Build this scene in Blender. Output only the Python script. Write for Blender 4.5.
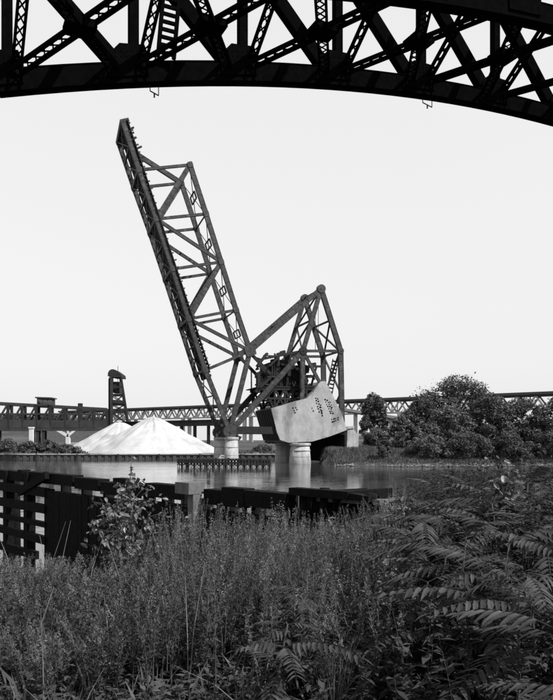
import bpy, bmesh, math, random
import numpy as np
from mathutils import Vector as V, Matrix

for o in list(bpy.data.objects):
    bpy.data.objects.remove(o)
S = bpy.context.scene
COL = S.collection
random.seed(7)
RNG = np.random.default_rng(7)

# ------------------------------------------------------------------ camera
F = 700.0            # focal length in photo pixels (photo is 553 px wide)
EYE = 4.3            # camera height above the river
HOR = 440.0          # photo row of the horizon
cam = bpy.data.cameras.new('camera')
cam_o = bpy.data.objects.new('camera', cam)
COL.objects.link(cam_o)
cam_o.location = (0, 0, EYE)
cam_o.rotation_euler = (math.radians(90), 0, 0)
cam.sensor_fit = 'HORIZONTAL'
cam.sensor_width = 36
cam.lens = 36 * F / 553
cam.shift_y = (HOR - 350) / 553
cam.clip_start = 0.1
cam.clip_end = 9000
S.camera = cam_o

# ------------------------------------------------------------------ sky, sun, exposure
SUN_EL = math.radians(46)
SUN_AZ = V((0.84, -0.54)).normalized()       # towards the sun, on the ground plane
world = bpy.data.worlds.new('World')
S.world = world
world.use_nodes = True
wn = world.node_tree
for n in list(wn.nodes):
    wn.nodes.remove(n)
sky = wn.nodes.new('ShaderNodeTexSky')
sky.sky_type = 'NISHITA'
sky.sun_disc = False
sky.sun_elevation = SUN_EL
sky.sun_rotation = math.atan2(SUN_AZ.x, SUN_AZ.y)
sky.air_density = 2.0
sky.dust_density = 1.0
sky.ozone_density = 1.0
# black and white film, most sensitive to blue: the sky's blue channel weighs most
sep = wn.nodes.new('ShaderNodeSeparateColor')
m1 = wn.nodes.new('ShaderNodeMath'); m1.operation = 'MULTIPLY'; m1.inputs[1].default_value = 0.6
m2 = wn.nodes.new('ShaderNodeMath'); m2.operation = 'MULTIPLY_ADD'; m2.inputs[1].default_value = 0.4
bg = wn.nodes.new('ShaderNodeBackground')
bg.inputs[1].default_value = 0.15
wo = wn.nodes.new('ShaderNodeOutputWorld')
wn.links.new(sky.outputs[0], sep.inputs[0])
wn.links.new(sep.outputs[2], m1.inputs[0])
wn.links.new(sep.outputs[1], m2.inputs[0])
wn.links.new(m1.outputs[0], m2.inputs[2])
veil = wn.nodes.new('ShaderNodeMath'); veil.operation = 'MULTIPLY_ADD'     # thin even white haze over the whole sky
veil.inputs[1].default_value = 0.14; veil.inputs[2].default_value = 3.5
wn.links.new(m2.outputs[0], veil.inputs[0])
wn.links.new(veil.outputs[0], bg.inputs[0])
wn.links.new(bg.outputs[0], wo.inputs[0])

sun = bpy.data.lights.new('sun', 'SUN')
sun.energy = 5.0
sun.angle = math.radians(0.53)
sun_o = bpy.data.objects.new('sun', sun)
COL.objects.link(sun_o)
sd = V((SUN_AZ.x * math.cos(SUN_EL), SUN_AZ.y * math.cos(SUN_EL), math.sin(SUN_EL)))
sun_o.rotation_euler = sd.to_track_quat('Z', 'Y').to_euler()
sun_o.location = (60, -60, 90)

S.view_settings.view_transform = 'Standard'
S.view_settings.look = 'None'
S.view_settings.exposure = 0.5
S.view_settings.gamma = 1.0
S.view_settings.use_curve_mapping = False

# ------------------------------------------------------------------ materials
def mat(name, v, rough=0.8, amp=0.25, scale=3.0, bump=0.0, bscale=None, spec=0.3,
        leaf=False, lvar=(0.6, 1.45), patch=None, stretch=None, metal=0.0):
    m = bpy.data.materials.new(name)
    m.use_nodes = True
    nt = m.node_tree
    b = nt.nodes['Principled BSDF']
    b.inputs['Roughness'].default_value = rough
    b.inputs['Specular IOR Level'].default_value = spec
    b.inputs['Metallic'].default_value = metal
    tc = nt.nodes.new('ShaderNodeTexCoord')
    mp = nt.nodes.new('ShaderNodeMapping')
    nt.links.new(tc.outputs['Object'], mp.inputs[0])
    if stretch:
        mp.inputs['Scale'].default_value = stretch
    nz = nt.nodes.new('ShaderNodeTexNoise')
    nz.inputs['Scale'].default_value = scale
    nz.inputs['Detail'].default_value = 6
    nz.inputs['Roughness'].default_value = 0.65
    nt.links.new(mp.outputs[0], nz.inputs['Vector'])
    mr = nt.nodes.new('ShaderNodeMapRange')
    mr.inputs['From Min'].default_value = 0.25
    mr.inputs['From Max'].default_value = 0.75
    mr.inputs['To Min'].default_value = v * (1 - amp)
    mr.inputs['To Max'].default_value = v * (1 + amp)
    nt.links.new(nz.outputs['Fac'], mr.inputs['Value'])
    out = mr.outputs[0]
    if patch:                       # (value, scale, threshold): stains with a shape of their own
        n2 = nt.nodes.new('ShaderNodeTexNoise')
        n2.inputs['Scale'].default_value = patch[1]
        n2.inputs['Detail'].default_value = 5
        nt.links.new(mp.outputs[0], n2.inputs['Vector'])
        r2 = nt.nodes.new('ShaderNodeMapRange')
        r2.inputs['From Min'].default_value = patch[2]
        r2.inputs['From Max'].default_value = patch[2] + 0.12
        nt.links.new(n2.outputs['Fac'], r2.inputs['Value'])
        mx = nt.nodes.new('ShaderNodeMix')
        nt.links.new(r2.outputs[0], mx.inputs[0])
        nt.links.new(out, mx.inputs[2])
        mx.inputs[3].default_value = patch[0]
        out = mx.outputs[0]
    if leaf:                        # every leaf its own tone
        g = nt.nodes.new('ShaderNodeNewGeometry')
        r3 = nt.nodes.new('ShaderNodeMapRange')
        r3.inputs['To Min'].default_value = lvar[0]
        r3.inputs['To Max'].default_value = lvar[1]
        nt.links.new(g.outputs['Random Per Island'], r3.inputs['Value'])
        mu = nt.nodes.new('ShaderNodeMath'); mu.operation = 'MULTIPLY'
        nt.links.new(out, mu.inputs[0]); nt.links.new(r3.outputs[0], mu.inputs[1])
        out = mu.outputs[0]
    nt.links.new(out, b.inputs['Base Color'])
    if bump:
        nb = nt.nodes.new('ShaderNodeTexNoise')
        nb.inputs['Scale'].default_value = bscale or scale * 4
        nb.inputs['Detail'].default_value = 5
        nt.links.new(mp.outputs[0], nb.inputs['Vector'])
        bp_ = nt.nodes.new('ShaderNodeBump')
        bp_.inputs['Strength'].default_value = bump
        bp_.inputs['Distance'].default_value = 0.05
        nt.links.new(nb.outputs['Fac'], bp_.inputs['Height'])
        nt.links.new(bp_.outputs[0], b.inputs['Normal'])
    if leaf:
        tr = nt.nodes.new('ShaderNodeBsdfTranslucent')
        nt.links.new(out, tr.inputs[0])
        ms = nt.nodes.new('ShaderNodeMixShader')
        ms.inputs[0].default_value = 0.2
        nt.links.new(b.outputs[0], ms.inputs[1])
        nt.links.new(tr.outputs[0], ms.inputs[2])
        nt.links.new(ms.outputs[0], nt.nodes['Material Output'].inputs[0])
    return m

M = {
    'steel': mat('bascule_steel', 0.032, 0.65, 0.7, 1.6, 0.5, 6, patch=(0.065, 0.9, 0.56), spec=0.25),
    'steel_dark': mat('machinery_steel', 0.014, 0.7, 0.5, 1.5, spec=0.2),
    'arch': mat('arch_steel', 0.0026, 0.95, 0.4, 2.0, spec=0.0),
    'concrete': mat('counterweight_concrete', 0.275, 0.9, 0.30, 0.7, 0.9, 3, patch=(0.15, 0.32, 0.53), stretch=(1, 1, 0.6)),
    'pier': mat('pier_concrete', 0.30, 0.9, 0.4, 1.2, 0.7, 4, patch=(0.12, 0.6, 0.55), stretch=(1, 1, 0.35)),
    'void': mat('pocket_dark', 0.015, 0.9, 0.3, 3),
    'timber': mat('creosoted_timber', 0.0055, 0.85, 0.5, 5, 0.6, 14, spec=0.08),
    'timber_old': mat('weathered_timber', 0.10, 0.85, 0.5, 5, 0.6, 14, spec=0.2, stretch=(1, 1, 0.3)),
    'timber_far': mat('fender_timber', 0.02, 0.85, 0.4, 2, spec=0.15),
    'timber_pale': mat('pale_pile', 0.20, 0.85, 0.35, 2),
    'salt': mat('white_salt', 0.345, 0.95, 0.16, 0.6, 1.0, 1.8, patch=(0.25, 0.14, 0.56)),
    'sheet': mat('sheet_pile_wall', 0.05, 0.8, 0.5, 0.6, stretch=(1, 1, 0.3)),
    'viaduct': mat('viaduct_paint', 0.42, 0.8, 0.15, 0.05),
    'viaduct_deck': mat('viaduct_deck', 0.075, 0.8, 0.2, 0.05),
    'far_steel': mat('lift_bridge_steel', 0.022, 0.8, 0.4, 0.3, spec=0.15),
    'white': mat('white_paint', 0.5, 0.7, 0.1, 0.5),
    'cabin': mat('cabin_boards', 0.03, 0.8, 0.3, 0.6),
    'glass': mat('dusty_glass', 0.05, 0.15, 0.2, 1, spec=0.5),
    'bark': mat('bark', 0.05, 0.9, 0.4, 6, 0.5, 20, stretch=(1, 1, 0.3)),
    'crown_a': mat('leaves_dark', 0.048, 0.6, 0.5, 0.25, leaf=True),
    'crown_b': mat('leaves_mid', 0.072, 0.6, 0.5, 0.25, leaf=True),
    'crown_c': mat('leaves_pale', 0.075, 0.6, 0.5, 0.3, leaf=True),
    'weed': mat('goldenrod_leaf', 0.078, 0.8, 0.6, 0.9, leaf=True, lvar=(0.82, 1.2), spec=0.05),
    'plume': mat('goldenrod_plume', 0.15, 0.8, 0.4, 0.9, leaf=True, lvar=(0.8, 1.25), spec=0.05),
    'stalk': mat('dry_stalk', 0.13, 0.7, 0.4, 4),
    'sumac': mat('sumac_leaf', 0.038, 0.62, 0.5, 5, leaf=True, spec=0.2),
    'broad': mat('broad_leaf', 0.11, 0.5, 0.5, 2.5, leaf=True, spec=0.4),
    'round': mat('round_leaf', 0.105, 0.45, 0.5, 4, leaf=True, spec=0.4),
    'grass': mat('grass_blade', 0.09, 0.6, 0.5, 1.5, leaf=True),
    'bushy': mat('bushy_weed_leaf', 0.065, 0.6, 0.6, 1.2, leaf=True, spec=0.2),
    'shade_leaf': mat('undergrowth_leaf', 0.034, 0.7, 0.7, 1.5, leaf=True, spec=0.15),
    'gravel': mat('shore_gravel', 0.17, 0.9, 0.5, 0.6),
    'soil': None, 'water': None,
}

# ground: soil, litter, stony shore by noise; river
def ground_mat():
    m = mat('ground_soil', 0.03, 0.95, 0.6, 0.5, 0.8, 6, patch=(0.07, 0.02, 0.52))
    return m
M['soil'] = ground_mat()

def water_mat():
    m = bpy.data.materials.new('river_water'); m.use_nodes = True
    nt = m.node_tree; b = nt.nodes['Principled BSDF']
    b.inputs['Base Color'].default_value = (0.035, 0.035, 0.035, 1)
    b.inputs['Roughness'].default_value = 0.06
    b.inputs['IOR'].default_value = 1.33
    tc = nt.nodes.new('ShaderNodeTexCoord')
    mp = nt.nodes.new('ShaderNodeMapping'); mp.inputs['Scale'].default_value = (0.5, 1.0, 1)
    nt.links.new(tc.outputs['Object'], mp.inputs[0])
    n1 = nt.nodes.new('ShaderNodeTexNoise'); n1.inputs['Scale'].default_value = 1.1; n1.inputs['Detail'].default_value = 4
    n2 = nt.nodes.new('ShaderNodeTexNoise'); n2.inputs['Scale'].default_value = 0.12; n2.inputs['Detail'].default_value = 2
    nt.links.new(mp.outputs[0], n1.inputs['Vector']); nt.links.new(mp.outputs[0], n2.inputs['Vector'])
    mu = nt.nodes.new('ShaderNodeMath'); mu.operation = 'MULTIPLY'
    nt.links.new(n1.outputs['Fac'], mu.inputs[0]); nt.links.new(n2.outputs['Fac'], mu.inputs[1])
    bp_ = nt.nodes.new('ShaderNodeBump'); bp_.inputs['Strength'].default_value = 0.5; bp_.inputs['Distance'].default_value = 0.09
    nt.links.new(mu.outputs[0], bp_.inputs['Height']); nt.links.new(bp_.outputs[0], b.inputs['Normal'])
    return m
M['water'] = water_mat()

# ------------------------------------------------------------------ helpers
def thing(name, loc, label, cat, group=None):
    o = bpy.data.objects.new(name, None)
    COL.objects.link(o)
    o.location = loc
    o.empty_display_size = 0.5
    o['label'] = label; o['category'] = cat
    if group: o['group'] = group
    return o

def root_of(p):
    while p.parent: p = p.parent
    return p

class MB:
    """collects boxes, beams, tubes and leaves; build() links them as one mesh"""
    def __init__(s): s.v = []; s.f = []
    def quad_box(s, c8):
        n = len(s.v); s.v += [V(c) for c in c8]
        for q in ((0,3,2,1),(4,5,6,7),(0,1,5,4),(1,2,6,5),(2,3,7,6),(3,0,4,7)):
            s.f.append(tuple(n + i for i in q))
        return s
    def beam(s, p0, p1, a, b, side):
        """box from p0 to p1; b thick along side, a thick across it"""
        p0 = V(p0); p1 = V(p1); d = (p1 - p0).normalized()
        sd_ = V(side); sd_ = (sd_ - d * sd_.dot(d)).normalized()
        up = d.cross(sd_)
        x = sd_ * (b / 2); y = up * (a / 2)
        return s.quad_box([p0-x-y, p0+x-y, p0+x+y, p0-x+y, p1-x-y, p1+x-y, p1+x+y, p1-x+y])
    def box(s, lo, hi):
        x0,y0,z0 = lo; x1,y1,z1 = hi
        return s.quad_box([(x0,y0,z0),(x1,y0,z0),(x1,y1,z0),(x0,y1,z0),(x0,y0,z1),(x1,y0,z1),(x1,y1,z1),(x0,y1,z1)])
    def prism(s, pts, d):
        pts = [V(p) for p in pts]; d = V(d); n = len(s.v); k = len(pts)
        s.v += pts + [p + d for p in pts]
        s.f.append(tuple(range(n, n+k))[::-1]); s.f.append(tuple(range(n+k, n+2*k)))
        for i in range(k):
            j = (i+1) % k
            s.f.append((n+i, n+j, n+k+j, n+k+i))
        return s
    def tube(s, pts, rad, seg=8, cap=True):
        pts = [V(p) for p in pts]
        if not hasattr(rad, '__len__'): rad = [rad]*len(pts)
        n0 = len(s.v)
        for i, p in enumerate(pts):
            d = (pts[min(i+1, len(pts)-1)] - pts[max(i-1, 0)]).normalized()
            a = d.orthogonal().normalized() if abs(d.z) < 0.9 else (V((1,0,0)) - d*d.x).normalized()
            b = d.cross(a)
            for k in range(seg):
                t = 2*math.pi*k/seg
                s.v.append(p + (a*math.cos(t) + b*math.sin(t))*rad[i])
        for i in range(len(pts)-1):
            for k in range(seg):
                k2 = (k+1) % seg
                s.f.append((n0+i*seg+k, n0+i*seg+k2, n0+(i+1)*seg+k2, n0+(i+1)*seg+k))
        if cap:
            s.f.append(tuple(n0+k for k in range(seg))[::-1])
            e = n0+(len(pts)-1)*seg
            s.f.append(tuple(e+k for k in range(seg)))
        return s
    def build(s, name, m, parent=None, smooth=False):
        me = bpy.data.meshes.new(name)
        off = V(root_of(parent).location) if parent else V((0,0,0))
        me.from_pydata([tuple(p - off) for p in s.v], [], s.f)
        me.update()
        if smooth:
            me.polygons.foreach_set('use_smooth', [True]*len(me.polygons))
        me.materials.append(M[m] if isinstance(m, str) else m)
        o = bpy.data.objects.new(name, me)
        COL.objects.link(o)
        if parent: o.parent = parent
        return o

def np_mesh(name, verts, faces, m, parent=None, off=(0,0,0), nper=4):
    """many equal polygons from numpy arrays"""
    me = bpy.data.meshes.new(name)
    verts = (verts - np.array(off)).astype(np.float32)
    nf = len(faces)
    me.vertices.add(len(verts)); me.vertices.foreach_set('co', verts.ravel())
    me.loops.add(nf*nper); me.loops.foreach_set('vertex_index', faces.astype(np.int32).ravel())
    me.polygons.add(nf)
    me.polygons.foreach_set('loop_start', np.arange(0, nf*nper, nper, dtype=np.int32))
    me.update(calc_edges=True); me.validate()
    me.materials.append(M[m])
    o = bpy.data.objects.new(name, me); COL.objects.link(o)
    if parent: o.parent = parent
    return o

def at(px, py, D):
    """photo direction and a real distance -> world point"""
    return V(((px-276.5)/F*D, D, EYE + (HOR-py)/F*D))

def stuff(o, label, cat):
    o['kind'] = 'stuff'; o['label'] = label; o['category'] = cat
    return o

# ------------------------------------------------------------------ ground and river
def sstep(a, b, x):
    t = np.clip((x-a)/(b-a), 0, 1); return t*t*(3-2*t)
def wob(x, y, s):
    return np.sin(x*0.91*s+1.3)*np.cos(y*1.13*s+0.4)*0.6 + np.sin(x*2.3*s+y*1.7*s)*0.4
def far_shore(X):
    t = sstep(6.0, 10.0, X)
    return 158*(1-t) + 113*t + 1.6*np.sin(X*0.17)*t + 0.8*np.sin(X*0.53)*t
def height(X, Y):
    X = np.asarray(X, float); Y = np.asarray(Y, float)
    yn = 15.5 + 3.5*sstep(0, 3, X) + 0.5*np.sin(X*0.7)
    near = 2.3 + 0.12*wob(X, Y, 0.9) + 0.6*sstep(0.6, 3.5, X)
    near = near - (near+2.2)*sstep(yn-7, yn+3, Y)
    ys = far_shore(X)
    d = Y - ys
    tr = sstep(6.0, 10.0, X)
    right = -2.2 + 2.4*sstep(-7, 0.6, d) + 0.5*sstep(0.5, 2.0, d) + 1.9*sstep(1.5, 11, d) + 1.3*sstep(10, 60, d) + 0.18*wob(X, Y, 0.5)*sstep(0, 4, d)
    left = -2.2 + 3.2*sstep(0.1, 0.9, d) + 1.2*sstep(20, 160, d)
    ang = X/np.maximum(Y, 1)
    hill = 17*sstep(330, 470, Y)*(1-sstep(-0.26, -0.17, ang)) + 9*sstep(260, 420, Y)*sstep(0.02, 0.25, ang)
    hill = hill*(1+0.12*wob(X, Y, 0.02))
    far = right*tr + left*(1-tr) + hill
    t = sstep(50, 60, Y)
    return near*(1-t) + far*t

def build_ground():
    ys = list(np.arange(-22, 24, 0.6)) + list(np.arange(24, 104, 5)) + list(np.arange(104, 130, 0.9)) + \
         list(np.arange(130, 155, 4)) + list(np.arange(155, 161, 0.3)) + list(np.arange(161, 240, 6))
    y = 240.
    while y < 6000:
        ys.append(y); y *= 1.07
    ys = np.array(ys)
    us = np.linspace(-1.7, 1.7, 171)
    Y = np.repeat(ys, len(us)); U = np.tile(us, len(ys))
    X = U*(np.abs(Y)+40)
    Z = height(X, Y)
    nu = len(us); r = np.arange(len(ys)-1)[:, None]*nu + np.arange(nu-1)[None, :]
    r = r.ravel()
    f = np.stack([r, r+1, r+nu+1, r+nu], 1)
    o = np_mesh('ground', np.stack([X, Y, Z], 1), f, 'soil')
    o.data.polygons.foreach_set('use_smooth', [True]*len(o.data.polygons))
    o['kind'] = 'structure'
    w = MB(); w.v = [V((-500, 6, 0)), V((500, 6, 0)), V((500, 215, 0)), V((-500, 215, 0))]; w.f = [(0, 1, 2, 3)]
    w = w.build('river', 'water'); w['kind'] = 'structure'
build_ground()

def gz(x, y): return float(height(x, y))

# ------------------------------------------------------------------ raised bascule bridge
BA = V((0.955, 0.296, 0)).normalized()        # along the tracks
BW = V((-BA.y, BA.x, 0))                      # from the near truss to the far one
WID = 9.0
H0 = at(231, 432, 124)
UP = V((0, 0, 1))
def bp(px, py, k=0.0):
    """photo point on the near truss plane, moved k metres towards the far truss"""
    X = (px-276.5)/F; Z = (HOR-py)/F
    # H0 + s*BA on the ray t*(X,1)
    t = (H0.x*BA.y - H0.y*BA.x) / (X*BA.y - BA.x)
    return V((X*t, t, EYE+Z*t)) + BW*k

BB = thing('bascule_bridge', (H0.x, H0.y, 4.9), 'rusty steel rail drawbridge with its truss leaf raised steeply beside a concrete counterweight', 'drawbridge')
LB = [bp(*p) for p in ((122.8,121),(139.2,170),(156.6,219),(173.0,269),(189,319),(205.3,370),(230,432))]
LT = {1: bp(190,165), 2: bp(206,214), 3: bp(221,262), 4: bp(236,310), 5: bp(250,351)}
U_LEAF = (LB[0]-LB[6]).normalized()
N_LEAF = BW.cross(U_LEAF).normalized()
if N_LEAF.dot(BA) < 0: N_LEAF = -N_LEAF

def member(name, p0, p1, a, b, k, m='steel', flange=True):
    """riveted box member: two web channels, cover plates and battens"""
    q0 = p0 + BW*k; q1 = p1 + BW*k
    d = (q1-q0).normalized(); up = d.cross(BW).normalized()
    mb = MB()
    mb.beam(q0, q1, a*0.86, b*0.86, BW)
    if flange:
        for s in (-1, 1):
            mb.beam(q0+up*s*a*0.5, q1+up*s*a*0.5, 0.06, b, BW)
        L = (q1-q0).length; n = max(2, int(L/1.6))
        for i in range(1, n):
            c = q0 + (q1-q0)*(i/n)
            for s in (-1, 1):
                mb.beam(c - d*0.16 + BW*s*b*0.44, c + d*0.16 + BW*s*b*0.44, a*0.9, 0.07, BW)
    return mb.build(name, m, BB)

for k in (0.0, WID):
    for i in range(6):
        member('bottom_chord', LB[i], LB[i+1], 0.72, 0.6, k)
    for i in range(1, 5):
        member('top_chord', LT[i], LT[i+1], 0.78, 0.6, k)
    for i in range(1, 6):
        member('vertical', LB[i], LT[i], 0.40, 0.42, k)
    for a, b, w in ((LT[1],LB[2],0.8),(LB[2],LT[3],0.52),(LT[3],LB[4],0.8),(LB[4],LT[5],0.52)):
        member('diagonal', a, b, w, 0.46, k)
    member('heel_post', LT[5], LB[6], 0.78, 0.55, k)
    # gussets
    for i in range(1, 6):
        for p, r in ((LB[i], 0.6), (LT[i], 0.62 if i < 5 else 1.25)):
            c = p + BW*(k-0.36)
            pts = [c + (U_LEAF*math.cos(t) + N_LEAF*math.sin(t))*r*(1.0 if j % 2 else 0.8) for j, t in enumerate(np.linspace(0, 2*math.pi, 9)[:-1])]
            MB().prism(pts, BW*0.72).build('gusset_plate', 'steel', BB)
member('end_post', LB[0], LT[1], 0.74, 0.6, WID)

# floor of the leaf: beams, stringers, ties, laterals
LEN = (LB[0]-LB[6]).length
for i in range(6):
    c = LB[i] + N_LEAF*0.1
    MB().beam(c+BW*0.3, c+BW*(WID-0.3), 1.0, 0.45, U_LEAF).build('floor_beam', 'steel', BB)
c0, c1 = LB[5]+U_LEAF*-1.5, LB[0]-U_LEAF*0.2
for k in (1.4, 2.6, 4.1, 5.3):
    MB().beam(c0+BW*k+N_LEAF*0.25, c1+BW*k+N_LEAF*0.25, 0.7, 0.3, BW).build('stringer', 'steel_dark', BB)
n = int((c1-c0).length/0.7)
for i in range(n):
    c = c0 + (c1-c0)*((i+0.5)/n) + N_LEAF*(0.66+random.uniform(-0.03, 0.03))
    e = random.uniform(-0.15, 0.15)
    MB().beam(c+BW*(0.3+e), c+BW*(8.0+e), 0.24, 0.46, U_LEAF).build('cross_tie', 'timber_far', BB)
for k in (2.0, 3.4):
    MB().beam(c0+BW*k+N_LEAF*0.86, c1+BW*k+N_LEAF*0.86, 0.16, 0.08, BW).build('rail', 'steel_dark', BB)
# walkway on the near chord, with posts that make its edge ragged
w0, w1 = LB[5]+N_LEAF*0.75, LB[0]+N_LEAF*0.75
MB().beam(w0-BW*0.1, w1-BW*0.1, 0.14, 0.9, BW).build('walkway', 'timber_far', BB)
n = int((w1-w0).length/1.25)
for i in range(n):
    c = w0 + (w1-w0)*((i+0.5)/n)
    MB().beam(c-BW*0.3, c-BW*0.3+N_LEAF*random.uniform(0.25, 0.5), 0.22, 0.22, BW).build('walkway_post', 'steel', BB)
# cluttered tip of the leaf
tip = LB[0]
MB().beam(tip+N_LEAF*0.3-BW*0.3, tip+N_LEAF*0.3+BW*(WID+0.3), 1.5, 0.5, U_LEAF).build('end_floor_beam', 'steel', BB)
for k in (0.6, 2.8):
    for j in range(4):
        c = LB[0] + (LB[1]-LB[0])*(0.16+0.2*j) + BW*k + N_LEAF*0.9
        MB().beam(c, c+N_LEAF*random.uniform(0.5, 1.1)+U_LEAF*0.2, 0.22, 0.3, U_LEAF).build('tip_bracket', 'steel_dark', BB)
# bottom laterals (far half shows sky through them)
for i in range(6):
    a, b = (LB[i], LB[i+1]) if i < 5 else (LB[5], LB[5]+(LB[6]-LB[5])*0.8)
    a = a - N_LEAF*0.30; b = b - N_LEAF*0.30
    mid = (a+b)/2
    for p, q in ((a+BW*0.3, mid+BW*(WID-0.3)), (mid+BW*(WID-0.3), b+BW*0.3), (a+BW*(WID-0.3), mid+BW*0.3), (mid+BW*0.3, b+BW*(WID-0.3))):
        MB().beam(p, q, 0.13, 0.2, U_LEAF).build('lateral_brace', 'steel', BB)
    MB().beam(mid+BW*0.3, mid+BW*(WID-0.3), 0.3, 0.25, U_LEAF).build('lateral_strut', 'steel', BB)
# top laterals with the small open square plate in the middle of each panel
tl = [LT[1], LT[2], LT[3], LT[4], LT[5]]
for i in range(4):
    a, b = tl[i], tl[i+1]
    ctr = (a+b)/2 + BW*WID/2
    u = (b-a).normalized(); nn = u.cross(BW)
    for p in (a+BW*0.3, a+BW*(WID-0.3), b+BW*0.3, b+BW*(WID-0.3)):
        MB().beam(p, ctr, 0.09, 0.12, nn).build('lateral_rod', 'steel', BB)
    fr = MB()
    h = 0.62
    hw = 1.9
    for s in (-1, 1):
        fr.beam(ctr+u*s*h-BW*hw, ctr+u*s*h+BW*hw, 0.2, 0.2, nn)
        fr.beam(ctr+BW*s*hw-u*h, ctr+BW*s*hw+u*h, 0.5, 0.2, nn)
    fr.build('lateral_ring', 'steel_dark', BB)
for i, p in enumerate(tl):
    if i in (0, 1, 2, 3):
        MB().beam(p+BW*0.3, p+BW*(WID-0.3), 0.2 if i else 0.35, 0.22, UP).build('portal_strut', 'steel', BB)

# counterweight frame, link arms, tower
Cp, Rp, Tp, Lp, Hp = bp(321,289), bp(340.5,351), bp(303,351), LT[5], LB[6]
Bp = bp(342,427); Wp = bp(320,383); Mp = bp(300.5,443)
for k in (0.0, WID):
    member('link_arm', Lp, Cp, 0.85, 0.7, k)
    member('counterweight_arm', Cp, Rp, 0.85, 0.7, k)
    member('counterweight_arm', Cp, Tp, 0.7, 0.6, k)
    member('counterweight_post', Rp, Bp, 0.85, 0.7, k)
    member('counterweight_strut', Tp, Rp, 0.42, 0.45, k)
    member('counterweight_hanger', Tp, Wp, 0.5, 0.45, k)
    member('tower_strut', Hp, Tp, 0.9, 0.7, k)
    member('tower_post', Tp, Mp, 0.75, 0.6, k)
    for p, r in ((Cp, 0.8), (Tp, 0.75), (Rp, 0.55), (Hp, 1.2)):
        mb = MB(); c = p + BW*(k-0.42)
        mb.prism([c + (BA*math.cos(t) + UP*math.sin(t))*r for t in np.linspace(0, 2*math.pi, 15)[:-1]], BW*0.84)
        mb.tube([c-BW*0.08, c+BW*0.92], r*0.22, 12)
        mb.build('trunnion', 'steel_dark' if p is Tp else 'steel', BB)
    # operating strut from the leaf to the machinery
    MB().beam(Lp+BW*(k+(0.8 if k == 0 else -0.8)), bp(272,374,k+(0.8 if k == 0 else -0.8)), 0.55, 0.4, BW).build('operating_strut', 'steel_dark', BB)
    # deck girder behind the heel
    MB().beam(bp(236,430,k), bp(347,431,k), 1.3, 0.5, BW).build('approach_girder', 'steel_dark', BB)
    # shoe on the pier
    mb = MB(); c = bp(231,434,k)
    mb.prism([c+BA*a+UP*b for a, b in ((-0.9,-0.55),(0.9,-0.55),(0.9,-0.35),(0.4,0.6),(-0.4,0.6),(-0.9,-0.35))], BW*0.8)
    mb.build('bearing_shoe', 'steel_dark', BB)
def sway(name, p, q, a=0.25, m='steel'):
    return MB().beam(p, q, a, a, UP if abs((q-p).normalized().z) < 0.9 else BA).build(name, m, BB)
for p in (Cp, Rp, Tp, Bp, Lp):
    sway('cross_strut', p+BW*0.3, p+BW*(WID-0.3), 0.34)
mid = (Cp+Rp)/2
for p, q in ((mid, Rp), (Rp, Bp*0.55+Rp*0.45), (Bp*0.55+Rp*0.45, Bp)):
    sway('sway_brace', p+BW*0.3, q+BW*(WID-0.3), 0.3); sway('sway_brace', p+BW*(WID-0.3), q+BW*0.3, 0.3)
sway('cross_strut', mid+BW*0.3, mid+BW*(WID-0.3), 0.3)
m2_ = (Cp+Tp)/2
sway('cross_strut', m2_+BW*0.3, m2_+BW*(WID-0.3), 0.3)
sway('sway_brace', m2_+BW*0.3, Tp+BW*(WID-0.3), 0.28); sway('sway_brace', m2_+BW*(WID-0.3), Tp+BW*0.3, 0.28)
sway('sway_brace', m2_+BW*0.3, Cp+BW*(WID-0.3), 0.24); sway('sway_brace', m2_+BW*(WID-0.3), Cp+BW*0.3, 0.24)
l1 = Lp*0.5+Cp*0.5
sway('cross_strut', l1+BW*0.3, l1+BW*(WID-0.3), 0.25)
# laced hanger with battens inside the rear frame
la, lb_ = bp(338,359,1.2), bp(331,397,1.2)
mb = MB()
d = (lb_-la).normalized(); sdv = d.cross(BW).normalized()
for s in (-1, 1): mb.beam(la+sdv*s*0.55, lb_+sdv*s*0.55, 0.1, 0.3, BW)
lh = mb.build('laced_hanger', 'steel', BB)
for i in range(10):
    c = la + (lb_-la)*((i+0.5)/10)
    MB().beam(c-sdv*0.5, c+sdv*0.5, 0.3, 0.1, BW).build('batten', 'steel', lh)
# access ladder rods inside the rear apex
for dx in (0, 0.6):
    MB().beam(bp(321,300,3.0)+BA*dx, bp(321,350,3.0)+BA*dx, 0.08, 0.08, BW).build('ladder_rail', 'steel', BB)

# counterweight block
poly = [(270,409),(283,405),(296,401),(306,398.5),(312,392),(317,384.5),(320,381.5),(324,381.5),(327.5,388),(333,399),(340,413),(345.5,430),(328,436.5),(311,441.5),(287,442.5),(279,440),(276,433)]
mb = MB(); mb.prism([bp(x, y, -0.75) for x, y in poly], BW*(WID+1.5))
cw = mb.build('counterweight', 'concrete', BB)
bm = bmesh.new(); bm.from_mesh(cw.data)
bmesh.ops.recalc_face_normals(bm, faces=bm.faces)
bm.to_mesh(cw.data); bm.free()
cw['label'] = 'pale concrete counterweight block with rows of dark pockets'
pl = MB(); pl.prism([bp(269.6,409.6,-0.7), bp(270.1,408.6,-0.7), bp(279.2,440.3,-0.7), bp(278.2,440.4,-0.7)], BW*(WID+1.4))  # dark sheet added over the left face, standing in for its shade
pl.build('shade_plate', 'steel_dark', BB)
for k in np.linspace(0.2, WID-0.2, 7):  # ribs of the same added dark sheet
    MB().beam(bp(269.8,409.5,k), bp(278.4,440.0,k), 0.25, 0.18, BW).build('shade_plate_rib', 'steel_dark', BB)
dots = []
for i in range(7):
    for j in range(3):
        if (i, j) in ((0,2),(6,0),(1,2)): continue
        dots.append((314.0+0.75*i+2.1*j-0.3*i*(j == 2), 398.3+2.75*i+0.7*j))
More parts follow.
